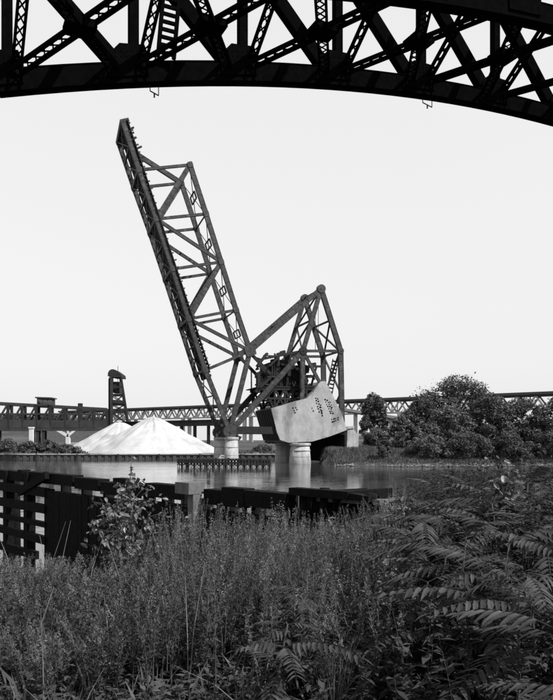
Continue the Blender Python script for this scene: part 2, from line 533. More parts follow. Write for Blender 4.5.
for i in range(7):
    for j in range(2 + (i < 4)):
        if (i, j) == (0, 2): continue
        dots.append((323.5+0.95*i+2.1*j, 400.0+2.25*i+0.3*j))
for i in range(2):
    for j in range(4):
        dots.append((330.2+2.0*j+0.4*i, 419.8-0.6*j+2.3*i))
for x, y in ((291.5,408.5),(294.5,407.8),(292.8,411),(295.6,409.8),(293.5,413.2),(310.5,408.5),(312,411)): dots.append((x, y))
cut = MB()
dots = [(x+random.uniform(-0.3, 0.3), y+random.uniform(-0.35, 0.35)) for x, y in dots]
for x, y in dots:
    c = bp(x, y, -0.75)
    cut.tube([c-BW*0.4, c+BW*0.55], 0.13+0.06*random.random(), 8)
cutter = cut.build('pocket_cutter', 'void')
bm = bmesh.new(); bm.from_mesh(cutter.data); bmesh.ops.recalc_face_normals(bm, faces=bm.faces); bm.to_mesh(cutter.data); bm.free()
cutter.location = (0, 0, 0)
md = cw.modifiers.new('pockets', 'BOOLEAN'); md.object = cutter; md.operation = 'DIFFERENCE'; md.solver = 'EXACT'; md.use_self = True
bpy.context.view_layer.update()
ev = cw.evaluated_get(bpy.context.evaluated_depsgraph_get())
nm = bpy.data.meshes.new_from_object(ev)
cw.modifiers.clear(); cw.data = nm
bpy.data.objects.remove(cutter)
if not nm.materials: nm.materials.append(M['concrete'])
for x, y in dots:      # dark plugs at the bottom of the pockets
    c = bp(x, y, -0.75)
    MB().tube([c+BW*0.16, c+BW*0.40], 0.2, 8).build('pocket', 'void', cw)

# machinery house and its framing
hx0, hx1, hy0, hy1 = 271, 289, 363, 387
k0, k1 = 1.6, 7.4
mb = MB(); mb.prism([bp(hx0,hy0,k0), bp(hx1,hy0,k0), bp(hx1,hy1,k0), bp(hx0,hy1,k0)], BW*(k1-k0))
hs = mb.build('machinery_house', 'steel_dark', BB)
mb = MB(); mb.prism([bp(x,y,k0-0.5) for x, y in ((270,363.2),(270.3,362.0),(276,360.6),(282,358.9),(289.5,360.4),(290.3,363.2))], BW*(k1-k0+1.0))
mb.build('roof', 'steel_dark', hs)
for x in (274, 280, 286):
    MB().prism([bp(x-2,368,k0-0.06), bp(x+2,368,k0-0.06), bp(x+2,375,k0-0.06), bp(x-2,375,k0-0.06)], BW*0.2).build('window', 'glass', hs)
for i in range(9):
    x = hx0+0.6+(hx1-hx0-1.2)*i/8
    MB().beam(bp(x,363.5,k0-0.03), bp(x,386,k0-0.03), 0.09, 0.1, BW).build('wall_rib', 'steel_dark', hs)
for k in (0.8, WID-0.8):
    MB().beam(bp(262,388,k), bp(316,388,k), 0.7, 0.4, BW).build('machinery_girder', 'steel_dark', BB)
    MB().beam(bp(264,398,k), bp(312,399,k), 0.35, 0.35, BW).build('machinery_girder', 'steel_dark', BB)
    for x in (266, 276, 286, 294, 308):
        MB().beam(bp(x,388,k), bp(x,411 if x > 270 else 399,k), 0.34, 0.34, BW).build('frame_post', 'steel_dark', BB)
    for a, b in (((266,388),(276,411)),((276,388),(266,399)),((276,388),(286,408)),((286,388),(276,408)),((286,388),(294,406)),((294,388),(286,406)),
                 ((300,360),(310,388)),((300,388),(312,362)),((303,352),(290,372)),((312,388),(318,366))):
        MB().beam(bp(a[0],a[1],k), bp(b[0],b[1],k), 0.32, 0.3, BW).build('frame_brace', 'steel_dark', BB)
    MB().beam(bp(291,366,k), bp(322,366,k), 0.4, 0.35, BW).build('machinery_girder', 'steel_dark', BB)
    # gears
    for x, y, r in ((296,376,1.5),(306,380,1.1),(309,368,0.8)):
        mb = MB(); c = bp(x, y, k+(1.0 if k < 4 else -1.4))
        nt_ = 22
        prof = [c + (BA*math.cos(t)+UP*math.sin(t))*r*(1.0 if (j//2) % 2 else 0.92) for j, t in enumerate(np.linspace(0, 2*math.pi, nt_*2+1)[:-1])]
        mb.prism(prof, BW*0.35); mb.tube([c-BW*0.5, c+BW*0.9], r*0.2, 10)
        mb.build('gear', 'steel_dark', BB)
for x, y in ((266,388),(286,388),(312,388),(266,398),(291,366),(312,366)):
    sway('cross_strut', bp(x,y,0.8), bp(x,y,WID-0.8), 0.4, 'steel_dark')
MB().prism([bp(258,386.4,0.5), bp(318,386.4,0.5), bp(318,387.3,0.5), bp(258,387.3,0.5)], BW*8).build('machinery_floor', 'timber_far', BB)
rc = random.Random(4)
for i in range(110):                        # shafts, motors, bracing and pipework crowded round the house
    k = rc.uniform(0.6, WID-0.6) if i % 3 else rc.uniform(0.3, 1.5)
    x, y = rc.uniform(260, 314), rc.uniform(352, 402)
    if y < 366 and (x < 266 or x > 300): y += 22
    kind = i % 4
    if kind == 0:
        dx, dy = rc.uniform(-7, 7), rc.uniform(-7, 9)
        MB().beam(bp(x,y,k), bp(x+dx,y+dy,k+rc.uniform(-0.5,0.5)), 0.28, 0.3, BW).build('frame_brace', 'steel_dark', BB)
    elif kind == 1:
        c = bp(x,y,k); w_, h_ = rc.uniform(0.4,1.0), rc.uniform(0.4,0.9)
        MB().prism([c, c+BA*w_, c+BA*w_+UP*h_, c+BA*w_*0.8+UP*(h_+0.15), c+UP*h_], BW*rc.uniform(0.5,1.2)).build('motor_box', 'steel_dark', BB)
    elif kind == 2:
        c = bp(x,y,k); MB().tube([c, c+BA*rc.uniform(0.8,2.2), c+BA*2.2+UP*rc.uniform(-1.0,0.6)], rc.uniform(0.08,0.2), 8).build('shaft', 'steel_dark', BB)
    else:
        MB().beam(bp(x,y,k), bp(x+rc.uniform(-1,1),388,k), 0.22, 0.22, BW).build('frame_post', 'steel_dark', BB)
for k in (0.2, 1.0):
    MB().beam(bp(258,366,k), bp(268,353,k), 0.4, 0.35, BW).build('frame_brace', 'steel_dark', BB)
    MB().beam(bp(259,372,k), bp(259,392,k), 0.5, 0.35, BW).build('frame_post', 'steel_dark', BB)
    MB().beam(bp(256,392,k), bp(272,376,k), 0.4, 0.35, BW).build('frame_brace', 'steel_dark', BB)
    MB().beam(bp(266,358,k), bp(299,351.5,k), 0.4, 0.4, BW).build('machinery_girder', 'steel_dark', BB)
    MB().beam(bp(270,366,k), bp(284,351.5,k), 0.35, 0.35, BW).build('frame_brace', 'steel_dark', BB)
    MB().beam(bp(279,352.5,k), bp(279,366,k), 0.3, 0.3, BW).build('frame_post', 'steel_dark', BB)
    MB().beam(bp(291,352,k), bp(290,368,k), 0.35, 0.3, BW).build('frame_post', 'steel_dark', BB)
# tall pipe beside the tower post and a small tank
MB().tube([bp(299.5,362,-0.8), bp(300.5,389,-0.8)], [0.22, 0.45], 10).build('vent_pipe', 'steel', BB)

# ------------------------------------------------------------------ bridge piers and abutment
def round_pier(c, r, z1, label, name='bridge_pier'):
    t = thing(name, (c.x, c.y, -2.0), label, 'pier', 'round concrete piers of the drawbridge')
    MB().tube([(c.x,c.y,-2.2),(c.x,c.y,0.5),(c.x,c.y,z1-0.5)], [r*1.22, r*1.13, r], 28).build('shaft', 'pier', t, True)
    for z in (z1*0.32, z1*0.62):
        MB().tube([(c.x,c.y,z),(c.x,c.y,z+0.12)], r*1.11, 28).build('band', 'pier', t)
    MB().tube([(c.x,c.y,z1-0.5),(c.x,c.y,z1-0.42),(c.x,c.y,z1-0.08),(c.x,c.y,z1)], [r*1.03, r*1.13, r*1.13, r*1.05], 28).build('cap', 'pier', t)
zt = bp(231,434).z - 0.55
round_pier(bp(232,440,0.4), 1.15, zt, 'nearer round concrete pier under the raised leaf, ringed by bands')
round_pier(bp(232,440,WID+0.4), 1.15, zt, 'farther round concrete pier under the raised leaf, partly hidden')
zt2 = Mp.z
round_pier(bp(300,440,0.0), 1.75, zt2, 'stout pale round pier standing in the water below the counterweight')
round_pier(bp(300,440,WID), 1.75, zt2, 'shaded round pier behind the stout pale one below the counterweight')

t = thing('bridge_abutment', bp(350,452,5), 'concrete abutment with a white sunlit front and dark side, right of the counterweight', 'abutment')
a0, a1 = bp(346.5,428), bp(357,426.5)
mb = MB(); mb.prism([bp(346.5,429,-0.4), bp(352,428,-0.4), bp(358,436,-0.4), bp(357,458,-0.4), bp(345.5,468,-0.4)], BW*11.5); mb.build('abutment_wall', 'pier', t)
mb = MB(); mb.prism([bp(345.5,427,-0.6), bp(353,426,-0.6), bp(353,428.2,-0.6), bp(345.5,429.2,-0.6)], BW*11.9); mb.build('coping', 'pier', t)
for i in range(14):  # dark boards added to carry the shade on the left face
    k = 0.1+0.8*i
    MB().beam(bp(345.0,431,k), bp(345.0,466,k), 0.3, 0.74, BW).build('shade_board', 'timber_far', t)
MB().prism([bp(318,437,9.2), bp(346,436,9.2), bp(346,462,9.2), bp(318,462,9.2)], BW*0.8).build('back_wall', 'timber_far', t)  # wall toned dark for the shade beside the abutment

# ------------------------------------------------------------------ timber fender in front of the left pier
P0 = at(177, 459, 112); P1 = at(271, 459, 110)
t = thing('timber_fender', (0.5*(P0.x+P1.x), 111, 0), 'low dark timber fender on pale-footed piles in front of the left pier', 'fender')
zf = P0.z
dF = (P1-P0); dF.z = 0; nF = V((0, 1, 0))
for j, (z, h, w) in enumerate(((zf-0.12, 0.26, 0.35), (zf-0.55, 0.3, 0.3), (zf-0.95, 0.22, 0.3))):
    for s in range(6):
        a = P0 + dF*(s/6+0.002); b = P0 + dF*((s+1)/6-0.002)
        a.z = b.z = z + random.uniform(-0.05, 0.05)
        MB().beam(a, b, w, h, UP).build('wale', 'timber_far', t)
np_ = 30
for i in range(np_):
    p = P0 + dF*((i+0.5)/np_) + nF*0.42
    MB().tube([(p.x,p.y,-1.5),(p.x,p.y,zf-0.1+random.uniform(-0.1,0.35)*(i % 4 == 0))], 0.17, 8).build('pile', 'timber_far', t)
    if i % 2 == 0:
        MB().tube([(p.x,p.y-0.72,-1.5),(p.x,p.y-0.72,0.32)], 0.15, 8).build('pile', 'timber_pale', t)  # short front piles in a paler tone
for i in range(26):
    a = P0 + dF*((i+0.1)/26) ; b = P0 + dF*((i+0.9)/26)
    zz = zf+0.08+random.uniform(-0.03,0.03)
    MB().box((a.x, a.y+0.1, zz-0.06), (b.x, a.y+2.2, zz)).build('deck_plank', 'timber_far', t)
for i in range(5):
    p = P0 + dF*((i+0.4)/5) + nF*2.0
    MB().tube([(p.x,p.y,-1.5),(p.x,p.y,zf)], 0.18, 8).build('pile', 'timber_far', t)

# ------------------------------------------------------------------ left bank: sheet wall, salt heaps
t = thing('quay_wall', (-45, 157.8, 0), 'low dark steel sheet-pile quay wall along the far left waterline', 'wall')
x = -100.0
mb = None
i = 0
while x < 3.0:
    mb = MB()
    seg = 4.6
    for j in range(6):
        xx = x + seg*j/6; dy = 0.18 if j % 2 else 0.0
        mb.box((xx, 157.6+dy, -2.2), (xx+seg/6-0.01, 157.95+dy, 0.98))
    mb.build('sheet_panel', 'sheet', t)
    MB().box((x, 157.45, 0.99), (x+seg-0.03, 158.35, 1.2)).build('cap_beam', 'pier', t)
    if i % 2 == 0:
        MB().tube([(x, 157.3, -2.2), (x, 157.3, 1.15)], 0.2, 8).build('mooring_pile', 'timber_far', t)
    x += seg; i += 1

def salt_heap(cx, cy, r, h, label, seed, ridge=0.0):
    rg = np.random.default_rng(seed)
    n, m_ = 180, 34
    vs = []; fs = []
    z0 = gz(cx, cy)
    ph = rg.uniform(0, 6.28, 6)
    for i in range(m_+1):
        q = i/m_
        for j in range(n):
            a = 2*math.pi*j/n
            w = 1+0.06*math.sin(3*a+ph[0])+0.04*math.sin(7*a+ph[1])*q
            rr = r*q*w
            zz = h*((1-q)**1.0)
            zz -= 0.05*h*math.exp(-(q/0.06)**2)
            zz += 0.02*h*math.sin(5*a+7*q+ph[0])*math.sin(11*q+ph[1])*q + 0.008*h*math.sin(31*a+ph[4]+9*q)*q*(1-q)*3 + 0.014*h*math.sin(23*q+2*math.sin(5*a+ph[5]))*q + 0.018*h*math.sin(9*a+ph[2]+4*q)*q*(1-q)*4 + 0.01*h*math.sin(17*a+ph[3])*q*(1-q)*4
            vs.append((cx+rr*math.cos(a)*(1+ridge), cy+rr*math.sin(a), z0-0.15+zz))
    for i in range(m_):
        for j in range(n):
            j2 = (j+1) % n
            fs.append((i*n+j, (i+1)*n+j, (i+1)*n+j2, i*n+j2))
    o = np_mesh('salt_heap', np.array(vs), np.array(fs), 'salt')
    o.data.polygons.foreach_set('use_smooth', [True]*len(o.data.polygons))
    o['label'] = label; o['category'] = 'salt heap'; o['group'] = 'white heaps on the far bank'
    return o
hp = at(152.5, 416, 182)
salt_heap(hp.x, hp.y, 15.8, hp.z-gz(hp.x, hp.y)+0.5, 'larger white salt heap on the far bank, with the higher peak', 3, 0.10)
hp = at(120, 421.5, 194)
salt_heap(hp.x, hp.y, 15.2, hp.z-gz(hp.x, hp.y)+0.5, 'smaller white salt heap half hidden behind the larger one', 5)

# low rail trestle behind the heaps
ra, rb = at(120, 425, 215), at(222, 424.5, 190)
t = thing('rail_trestle', ((ra+rb)/2).to_tuple()[:2]+(1.2,), 'low dark rail trestle crossing behind the heaps to the drawbridge', 'trestle')
ln = (rb-ra); ln.z = 0; zr = ra.z
for i in range(8):
    a = ra+ln*(i/8+0.001); b = ra+ln*((i+1)/8-0.001); a.z = b.z = zr
    for o_ in (0, 3.5):
        MB().beam(a+V((0,o_,0)), b+V((0,o_,0)), 0.5, 1.25, UP).build('girder', 'far_steel', t)
    MB().beam(a+V((0,1.75,0.85)), b+V((0,1.75,0.85)), 4.6, 0.3, UP).build('deck', 'far_steel', t)
    for o_ in (0, 3.5):
        MB().tube([(a.x, a.y+o_, 0.8), (a.x, a.y+o_, zr)], 0.3, 8).build('bent_post', 'far_steel', t)

# ------------------------------------------------------------------ far left: dark railway bridge with a cabin
DB = 205.0
s = DB/F
t = thing('railway_bridge', tuple(at(70, 440, DB).to_tuple()[:2])+(1.5,), 'dark steel railway bridge with a control cabin on top at far left', 'bridge')
def fb(px, py, k=0.0):                     # points on its near truss; it runs slightly away to the right
    D = DB + (px-30)*0.16
    return at(px, py, D) + V((-0.2*k, k, 0))
XV = V((1, 0.35, 0)).normalized(); YV = V((0, 1, 0))
xs = [-24, -8, 8, 22, 36, 50, 64.5, 79, 93, 107]
def ytop(x): return 405.3 + (x-36)*0.055
def ybot(x): return 430.0 + (x-36)*0.0
for k in (0, 6.0):
    for a, b in zip(xs[:-1], xs[1:]):
        MB().beam(fb(a,ytop(a),k), fb(b,ytop(b),k), 0.8, 0.6, YV).build('top_chord', 'far_steel', t)
        MB().beam(fb(a,ybot(a)-0.5,k), fb(b,ybot(b)-0.5,k), 0.7, 0.6, YV).build('bottom_chord', 'far_steel', t)
        MB().beam(fb(a,424,k), fb(b,424,k), 2.3, 0.3, YV).build('web_plate', 'far_steel', t)
        MB().beam(fb(a,413.8,k), fb(b,414,k), 0.45, 0.4, YV).build('mid_rail', 'far_steel', t)
        MB().beam(fb(a,ybot(a),k), fb(b,ytop(b),k), 0.5, 0.4, YV).build('diagonal', 'far_steel', t)
    for a in xs:
        MB().beam(fb(a,ytop(a),k), fb(a,ybot(a),k), 0.75, 0.5, YV).build('post', 'far_steel', t)
for a in xs:
    MB().beam(fb(a,426,0), fb(a,426,6), 0.5, 0.6, UP).build('floor_beam', 'far_steel', t)
    MB().beam(fb(a,ytop(a),0.3), fb(a,ytop(a),5.7), 0.4, 0.4, UP).build('top_strut', 'far_steel', t)
# cabin
c0_, c1_ = fb(36.5,404.6,0.6), fb(50.5,398.4,0.6)
mb = MB(); mb.prism([c0_, V((c1_.x,c1_.y,c0_.z)), c1_, V((c0_.x,c0_.y,c1_.z))], (0, 4.2, 0)); cb = mb.build('cabin', 'cabin', t)
mb = MB(); mb.prism([V((c0_.x-0.5,c0_.y-0.5,c1_.z)), V((c1_.x+0.5,c1_.y-0.5,c1_.z)), V((c1_.x+0.3,c1_.y-0.4,c1_.z+0.35)), V((c0_.x-0.3,c0_.y-0.4,c1_.z+0.35))], (0, 5.2, 0)); mb.build('roof', 'far_steel', cb)
for i in range(3):
    q = c0_ + V((0.7+1.3*i, -0.04+0.2*i, 0.65)); MB().box((q.x, q.y-0.12, q.z), (q.x+0.8, q.y+0.2, q.z+0.75)).build('window', 'glass', cb)
MB().beam(fb(35,405.0,-0.4), fb(53,405.6,-0.4), 0.3, 0.3, YV).build('gallery', 'far_steel', t)
q = fb(79.5,406,1.0); MB().box((q.x-0.6,q.y,q.z-0.2), (q.x+0.6,q.y+1.2,q.z+0.9)).build('signal_box', 'far_steel', t)
# supporting pier bents
for x in (31, 37, 43):
    for k in (0.5, 5.5):
        p = fb(x, 430, k); MB().beam(p, V((p.x, p.y, gz(p.x, p.y)-0.6)), 0.9, 0.8, XV).build('pier_column', 'far_steel', t)
for x in (107,):
    for k in (0.5, 5.5):
        p = fb(x, 430, k); MB().beam(p, V((p.x, p.y, gz(p.x, p.y)-0.6)), 1.2, 1.0, XV).build('pier_column', 'far_steel', t)
for x in (-22, -10):
    p = fb(x, 430, 3); MB().beam(p, V((p.x, p.y, gz(p.x, p.y)-0.6)), 1.2, 5, XV).build('pier_column', 'far_steel', t)

# lift tower
DT = 222.0
tb = at(117, 432, DT)
t = thing('lift_tower', (tb.x, tb.y, gz(tb.x, tb.y)), 'dark lift-bridge tower with a rounded sheave housing at its top', 'tower')
zg = gz(tb.x, tb.y)-0.4
def tw(px, py, k=0): return at(px, py, DT) + V((-0.27*k, k, 0))
for k in (0, 6):
    p = tw(111.5, 376, k); MB().beam(p, V((p.x, p.y, zg)), 0.95, 0.9, XV).build('front_leg', 'far_steel', t)
    p = tw(109.3, 377, k); MB().beam(p, V((p.x, p.y, zg)), 0.22, 0.22, XV).build('guide_rail', 'far_steel', t)
    MB().beam(tw(121,376.5,k), tw(128.5,424,k), 0.55, 0.6, YV).build('rear_leg', 'far_steel', t)
    p = tw(128.5,424,k); MB().beam(p, V((p.x+0.3, p.y, zg)), 0.6, 0.6, YV).build('rear_leg', 'far_steel', t)
    for a, b, w in ((112,122.4,387),(112,123.8,394.5),(112,125.6,404),(112,127,412)):
        MB().beam(tw(a,w,k), tw(b,w,k), 0.5, 0.4, YV).build('strut', 'far_steel', t)
    for (a, b), (c, d_) in (((112,394.5),(125.6,404)),((123.8,394.5),(112,404)),((112,412),(125.6,404)),((112,404),(127,412)),((112,424),(127,412)),((112,412),(128.5,424))):
        MB().beam(tw(a,b,k), tw(c,d_,k), 0.28, 0.28, YV).build('brace', 'far_steel', t)
mb = MB(); mb.prism([tw(x,y,-0.5) for x, y in ((107.6,376.2),(107.9,372.8),(109.3,370.4),(111.6,369.3),(114.2,369.5),(116.5,371),(119,372.8),(120.8,374.4),(121.2,377.6),(112,377.2))], (0, 7, 0)); mb.build('sheave_housing', 'far_steel', t)
mb = MB(); mb.prism([tw(x,y,0.6) for x, y in ((112.4,381.5),(119.2,381.5),(119.2,392.5),(112.4,392.5))], (0, 4.6, 0)); mb.build('counterweight', 'far_steel', t)
for x in (113.5, 118):
    MB().beam(tw(x,376,2), tw(x,382,2), 0.12, 0.12, YV).build('cable', 'far_steel', t)
MB().beam(tw(112.5,401.5,-0.3), tw(125.4,402.4,-0.3), 1.1, 0.4, YV).build('gallery', 'far_steel', t)
MB().beam(tw(118,371.5,1), tw(118,365.5,1), 0.12, 0.12, YV).build('mast', 'far_steel', t)

# white Y-shaped pier beyond, under the dark bridge
c = at(67.3, 438, 250)
t = thing('forked_pier', (c.x, c.y, gz(c.x, c.y)), 'white Y-shaped concrete pier below the dark railway bridge', 'pier')
def yp(px, py): return at(px, py, 250)
mb = MB(); mb.prism([yp(65.6,436.5), yp(69.3,436.5), V((yp(69.3,440).x, 250, gz(c.x,c.y)-0.5)), V((yp(65.6,440).x, 250, gz(c.x,c.y)-0.5))], (0, 1.6, 0)); mb.build('stem', 'white', t)
mb = MB(); mb.prism([yp(53,429),yp(56,428.5),yp(67.4,434.2),yp(68.8,436.8),yp(66,436.8)], (0, 1.6, 0)); mb.build('arm', 'white', t)
mb = MB(); mb.prism([yp(78.5,428.5),yp(76,428.3),yp(67.4,434.2),yp(66.2,436.6),yp(68.9,436.6)], (0.0, 1.55, 0)); mb.build('arm', 'white', t)
mb = MB(); mb.prism([yp(67,428.6),yp(68.4,428.6),yp(68.4,435.2),yp(67,435.2)], (0, 1.5, 0)); mb.build('arm', 'white', t)
MB().beam(yp(50,428)+V((0,0.8,0)), yp(82,427.8)+V((0,0.8,0)), 0.5, 1.8, YV).build('beam', 'far_steel', t)
c = at(31.5, 430, 203)
t = thing('white_post', (c.x, c.y, gz(c.x, c.y)), 'short white post at the foot of the dark railway bridge', 'post')
zz = gz(c.x, c.y)
MB().box((c.x-0.55, c.y-0.5, zz-0.3), (c.x+0.55, c.y+0.5, at(31,428.5,203).z)).build('shaft', 'white', t)
MB().box((c.x-0.7, c.y-0.65, at(31,428.5,203).z), (c.x+0.7, c.y+0.65, at(31,427,203).z)).build('cap', 'white', t)
c = at(76.5, 441, 236)
t = thing('low_shed', (c.x, c.y, gz(c.x, c.y)), 'low pale shed roof just left of the smaller white heap', 'shed')
zz = gz(c.x, c.y)
MB().box((c.x-2.0, c.y, zz-0.2), (c.x+2.2, c.y+5, zz+1.0)).build('wall', 'cabin', t)
mb = MB(); mb.prism([(c.x-2.4,c.y-0.3,zz+1.0),(c.x+2.6,c.y-0.3,zz+1.0),(c.x+2.6,c.y+2.5,zz+1.9),(c.x-2.4,c.y+2.5,zz+1.9)], (0,0,0.12)); mb.build('roof', 'white', t)

# ------------------------------------------------------------------ high viaduct far behind
va, vb = at(40, 412.8, 900), at(640, 389.3, 485)
vb.z = va.z = 39.0
def vd(tt): return va + (vb-va)*tt
# solve so that the deck line runs through the two photo rows
va = V(((60-276.5)/F*860, 860, 4.3+28.2/F*860)); vb = V(((640-276.5)/F*478, 478, 4.3+28.2/F*860))
t = thing('high_viaduct', ((va+vb)/2).to_tuple()[:2]+(3.0,), 'long pale steel high-level viaduct crossing the whole background', 'viaduct')
vdir = (vb-va).normalized(); vn = V((-vdir.y, vdir.x, 0))
if vn.y < 0: vn = -vn
VL = (vb-va).length; npan = 46
for i in range(npan):
    a = va+vdir*VL*i/npan; b = va+vdir*VL*(i+1)/npan
    g = vdir*0.02
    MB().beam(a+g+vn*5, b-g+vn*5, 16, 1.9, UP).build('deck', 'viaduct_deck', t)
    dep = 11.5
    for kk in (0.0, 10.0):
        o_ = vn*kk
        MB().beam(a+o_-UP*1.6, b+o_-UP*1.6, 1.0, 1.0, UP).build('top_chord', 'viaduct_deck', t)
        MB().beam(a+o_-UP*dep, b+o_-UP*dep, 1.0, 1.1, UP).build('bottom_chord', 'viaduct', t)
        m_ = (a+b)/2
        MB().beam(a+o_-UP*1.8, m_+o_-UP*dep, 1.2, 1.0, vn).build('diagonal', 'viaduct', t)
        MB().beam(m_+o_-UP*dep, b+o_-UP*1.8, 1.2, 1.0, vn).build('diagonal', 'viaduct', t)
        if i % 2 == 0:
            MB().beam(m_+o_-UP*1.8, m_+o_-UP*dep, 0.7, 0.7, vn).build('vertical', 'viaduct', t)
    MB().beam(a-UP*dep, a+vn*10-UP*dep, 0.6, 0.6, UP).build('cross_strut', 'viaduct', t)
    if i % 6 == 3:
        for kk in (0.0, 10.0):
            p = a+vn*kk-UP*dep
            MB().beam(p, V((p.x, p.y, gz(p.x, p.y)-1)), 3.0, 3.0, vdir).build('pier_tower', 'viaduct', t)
# ramp crossing in front, right of the drawbridge
ra, rb = at(330, 409, 330), at(440, 426, 300)
t = thing('sloping_ramp', ((ra+rb)/2).to_tuple()[:2]+(3.5,), 'pale road ramp sloping down behind the small tree right of the drawbridge', 'ramp')
for i in range(6):
    a = ra+(rb-ra)*(i/6); b = ra+(rb-ra)*((i+1)/6-0.002)
    MB().beam(a, b, 7, 0.7, UP).build('deck', 'viaduct_deck', t)
    MB().beam(a+V((0,-3.4,0.7)), b+V((0,-3.4,0.7)), 0.4, 1.0, UP).build('parapet', 'viaduct', t)
    m_ = (a+b)/2
    MB().beam(m_-UP*0.3, V((m_.x, m_.y, gz(m_.x,m_.y)-0.5)), 1.4, 4.0, YV).build('pier', 'viaduct', t)

# ------------------------------------------------------------------ high arch bridge overhead
AA = V((0.9, 0.436, 0)).normalized(); AW = V((-AA.y, AA.x, 0))
AO = V((0, 52, 0)); RIB = 11.3
def az(s_): return 31.42 + 0.18994*s_ - 0.0034162*s_*s_
def ap(s_, k=0, up=0.0):
    """point on the arch: k=0 far rib, k=1 near rib"""
    p = AO + AA*s_ - AW*(RIB*k); p.z = az(s_)+up; return p
DEP = 8.2
AB = thing('arch_bridge', (AO.x-50, AO.y-20, 0.0), 'black steel arch bridge rib with laced bracing crossing overhead at the top', 'arch bridge')
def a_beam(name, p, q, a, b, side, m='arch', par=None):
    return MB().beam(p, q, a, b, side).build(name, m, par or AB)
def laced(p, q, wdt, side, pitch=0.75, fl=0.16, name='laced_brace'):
    """two angles joined by crossed lacing bars"""
    d = (q-p); L = d.length; d.normalize()
    sv = (V(side) - d*V(side).dot(d)).normalized()
    nn = d.cross(sv)
    mb = MB()
    for s in (-1, 1):
        mb.beam(p+sv*s*wdt/2, q+sv*s*wdt/2, 0.3, fl, sv)
    o = mb.build(name, 'arch', AB)
    mb = MB(); n = max(2, int(L/pitch))
    for i in range(n):
        a = p+d*(L*i/n); b = p+d*(L*(i+1)/n)
        mb.beam(a-sv*wdt/2+nn*0.05, b+sv*wdt/2+nn*0.05, 0.05, 0.09, d.cross(nn))
        mb.beam(a+sv*wdt/2-nn*0.05, b-sv*wdt/2-nn*0.05, 0.05, 0.09, d.cross(nn))
    mb.build('lacing', 'arch', o)
    for e in (p+d*0.5, q-d*0.5):
        MB().beam(e-d*0.35, e+d*0.35, 0.34, wdt, sv).build('end_plate', 'arch', o)
    return o
nodes = [-59.3+8*i for i in range(23)]          # both springings lie outside the picture
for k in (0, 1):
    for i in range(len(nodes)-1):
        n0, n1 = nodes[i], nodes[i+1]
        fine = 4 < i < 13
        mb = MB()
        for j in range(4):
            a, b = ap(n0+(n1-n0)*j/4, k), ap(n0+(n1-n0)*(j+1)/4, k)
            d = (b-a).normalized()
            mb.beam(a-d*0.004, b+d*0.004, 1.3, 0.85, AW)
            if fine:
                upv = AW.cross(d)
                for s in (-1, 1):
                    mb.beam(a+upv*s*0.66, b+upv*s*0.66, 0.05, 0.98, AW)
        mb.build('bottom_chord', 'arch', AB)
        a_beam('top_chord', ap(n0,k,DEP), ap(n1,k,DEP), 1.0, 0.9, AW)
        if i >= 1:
            a_beam('diagonal', ap(n0,k), ap(nodes[i-1]+1.2,k,DEP), 0.95, 0.7, AW)
        a_beam('vertical', ap(n0+0.55,k), ap(n0+0.55,k,DEP), 0.62, 0.6, AW)
        # gusset at the chord
        g = ap(n0+0.2, k) - AW*0.56
        sl = (ap(n0+1,k)-ap(n0,k)).normalized()
        MB().prism([g+sl*x+UP*z for x, z in ((-1.5,-0.3),(1.35,-0.3),(1.35,0.8),(1.0,1.75),(-0.75,1.9),(-1.5,1.2))], AW*1.12).build('gusset_plate', 'arch', AB)
        if i >= 3 and i < 19:
            mb = MB()
            for q in range(6):
                for z in (1.0, 1.35):
                    mb.tube([g+sl*(-1.0+0.38*q)+UP*z-AW*0.04, g+sl*(-1.0+0.38*q)+UP*z+AW*0.02], 0.05, 6)
            mb.build('rivet_row', 'arch', AB)['kind'] = 'stuff'
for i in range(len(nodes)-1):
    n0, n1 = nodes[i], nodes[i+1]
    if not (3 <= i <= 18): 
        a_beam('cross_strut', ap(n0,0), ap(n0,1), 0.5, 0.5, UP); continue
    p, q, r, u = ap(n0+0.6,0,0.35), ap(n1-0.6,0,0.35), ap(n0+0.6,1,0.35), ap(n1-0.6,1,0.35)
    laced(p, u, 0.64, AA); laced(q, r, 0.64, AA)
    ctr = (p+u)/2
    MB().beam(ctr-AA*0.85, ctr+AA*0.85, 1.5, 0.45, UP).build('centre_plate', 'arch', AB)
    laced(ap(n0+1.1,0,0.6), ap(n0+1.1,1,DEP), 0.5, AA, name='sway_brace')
    a_beam('top_strut', ap(n0,0,DEP), ap(n0,1,DEP), 0.5, 0.5, UP)
# battened access ladder climbing from the far rib
la, lb_ = ap(-8.75,0,0.7)-AW*0.9, ap(-8.1,0,8.0)-AW*0.9
ld = MB()
for s in (-0.55, 0.55): ld.beam(la+AA*s, lb_+AA*s, 0.22, 0.25, AA)
ld = ld.build('access_ladder', 'arch', AB)
for i in range(14):
    c = la+(lb_-la)*((i+0.5)/14)
    MB().beam(c-AA*0.5, c+AA*0.5, 0.2, 0.2, UP).build('rung', 'arch', ld)
# hanging inspection brackets
for s_, w_ in ((13.9, 0.95), (-9.3, 0.6)):
    c = ap(s_, 0, -0.66); mb = MB()
    mb.beam(c-AA*w_/2, c-AA*w_/2-UP*0.55, 0.05, 0.05, AA); mb.beam(c+AA*w_/2, c+AA*w_/2-UP*0.75, 0.05, 0.05, AA)
    mb.beam(c-AA*w_/2-UP*0.55, c+AA*w_/2-UP*0.75, 0.06, 0.06, AW); mb.beam(c-UP*0.64, c-UP*0.95, 0.08, 0.08, AW)
    mb.build('hanging_bracket', 'arch', AB)
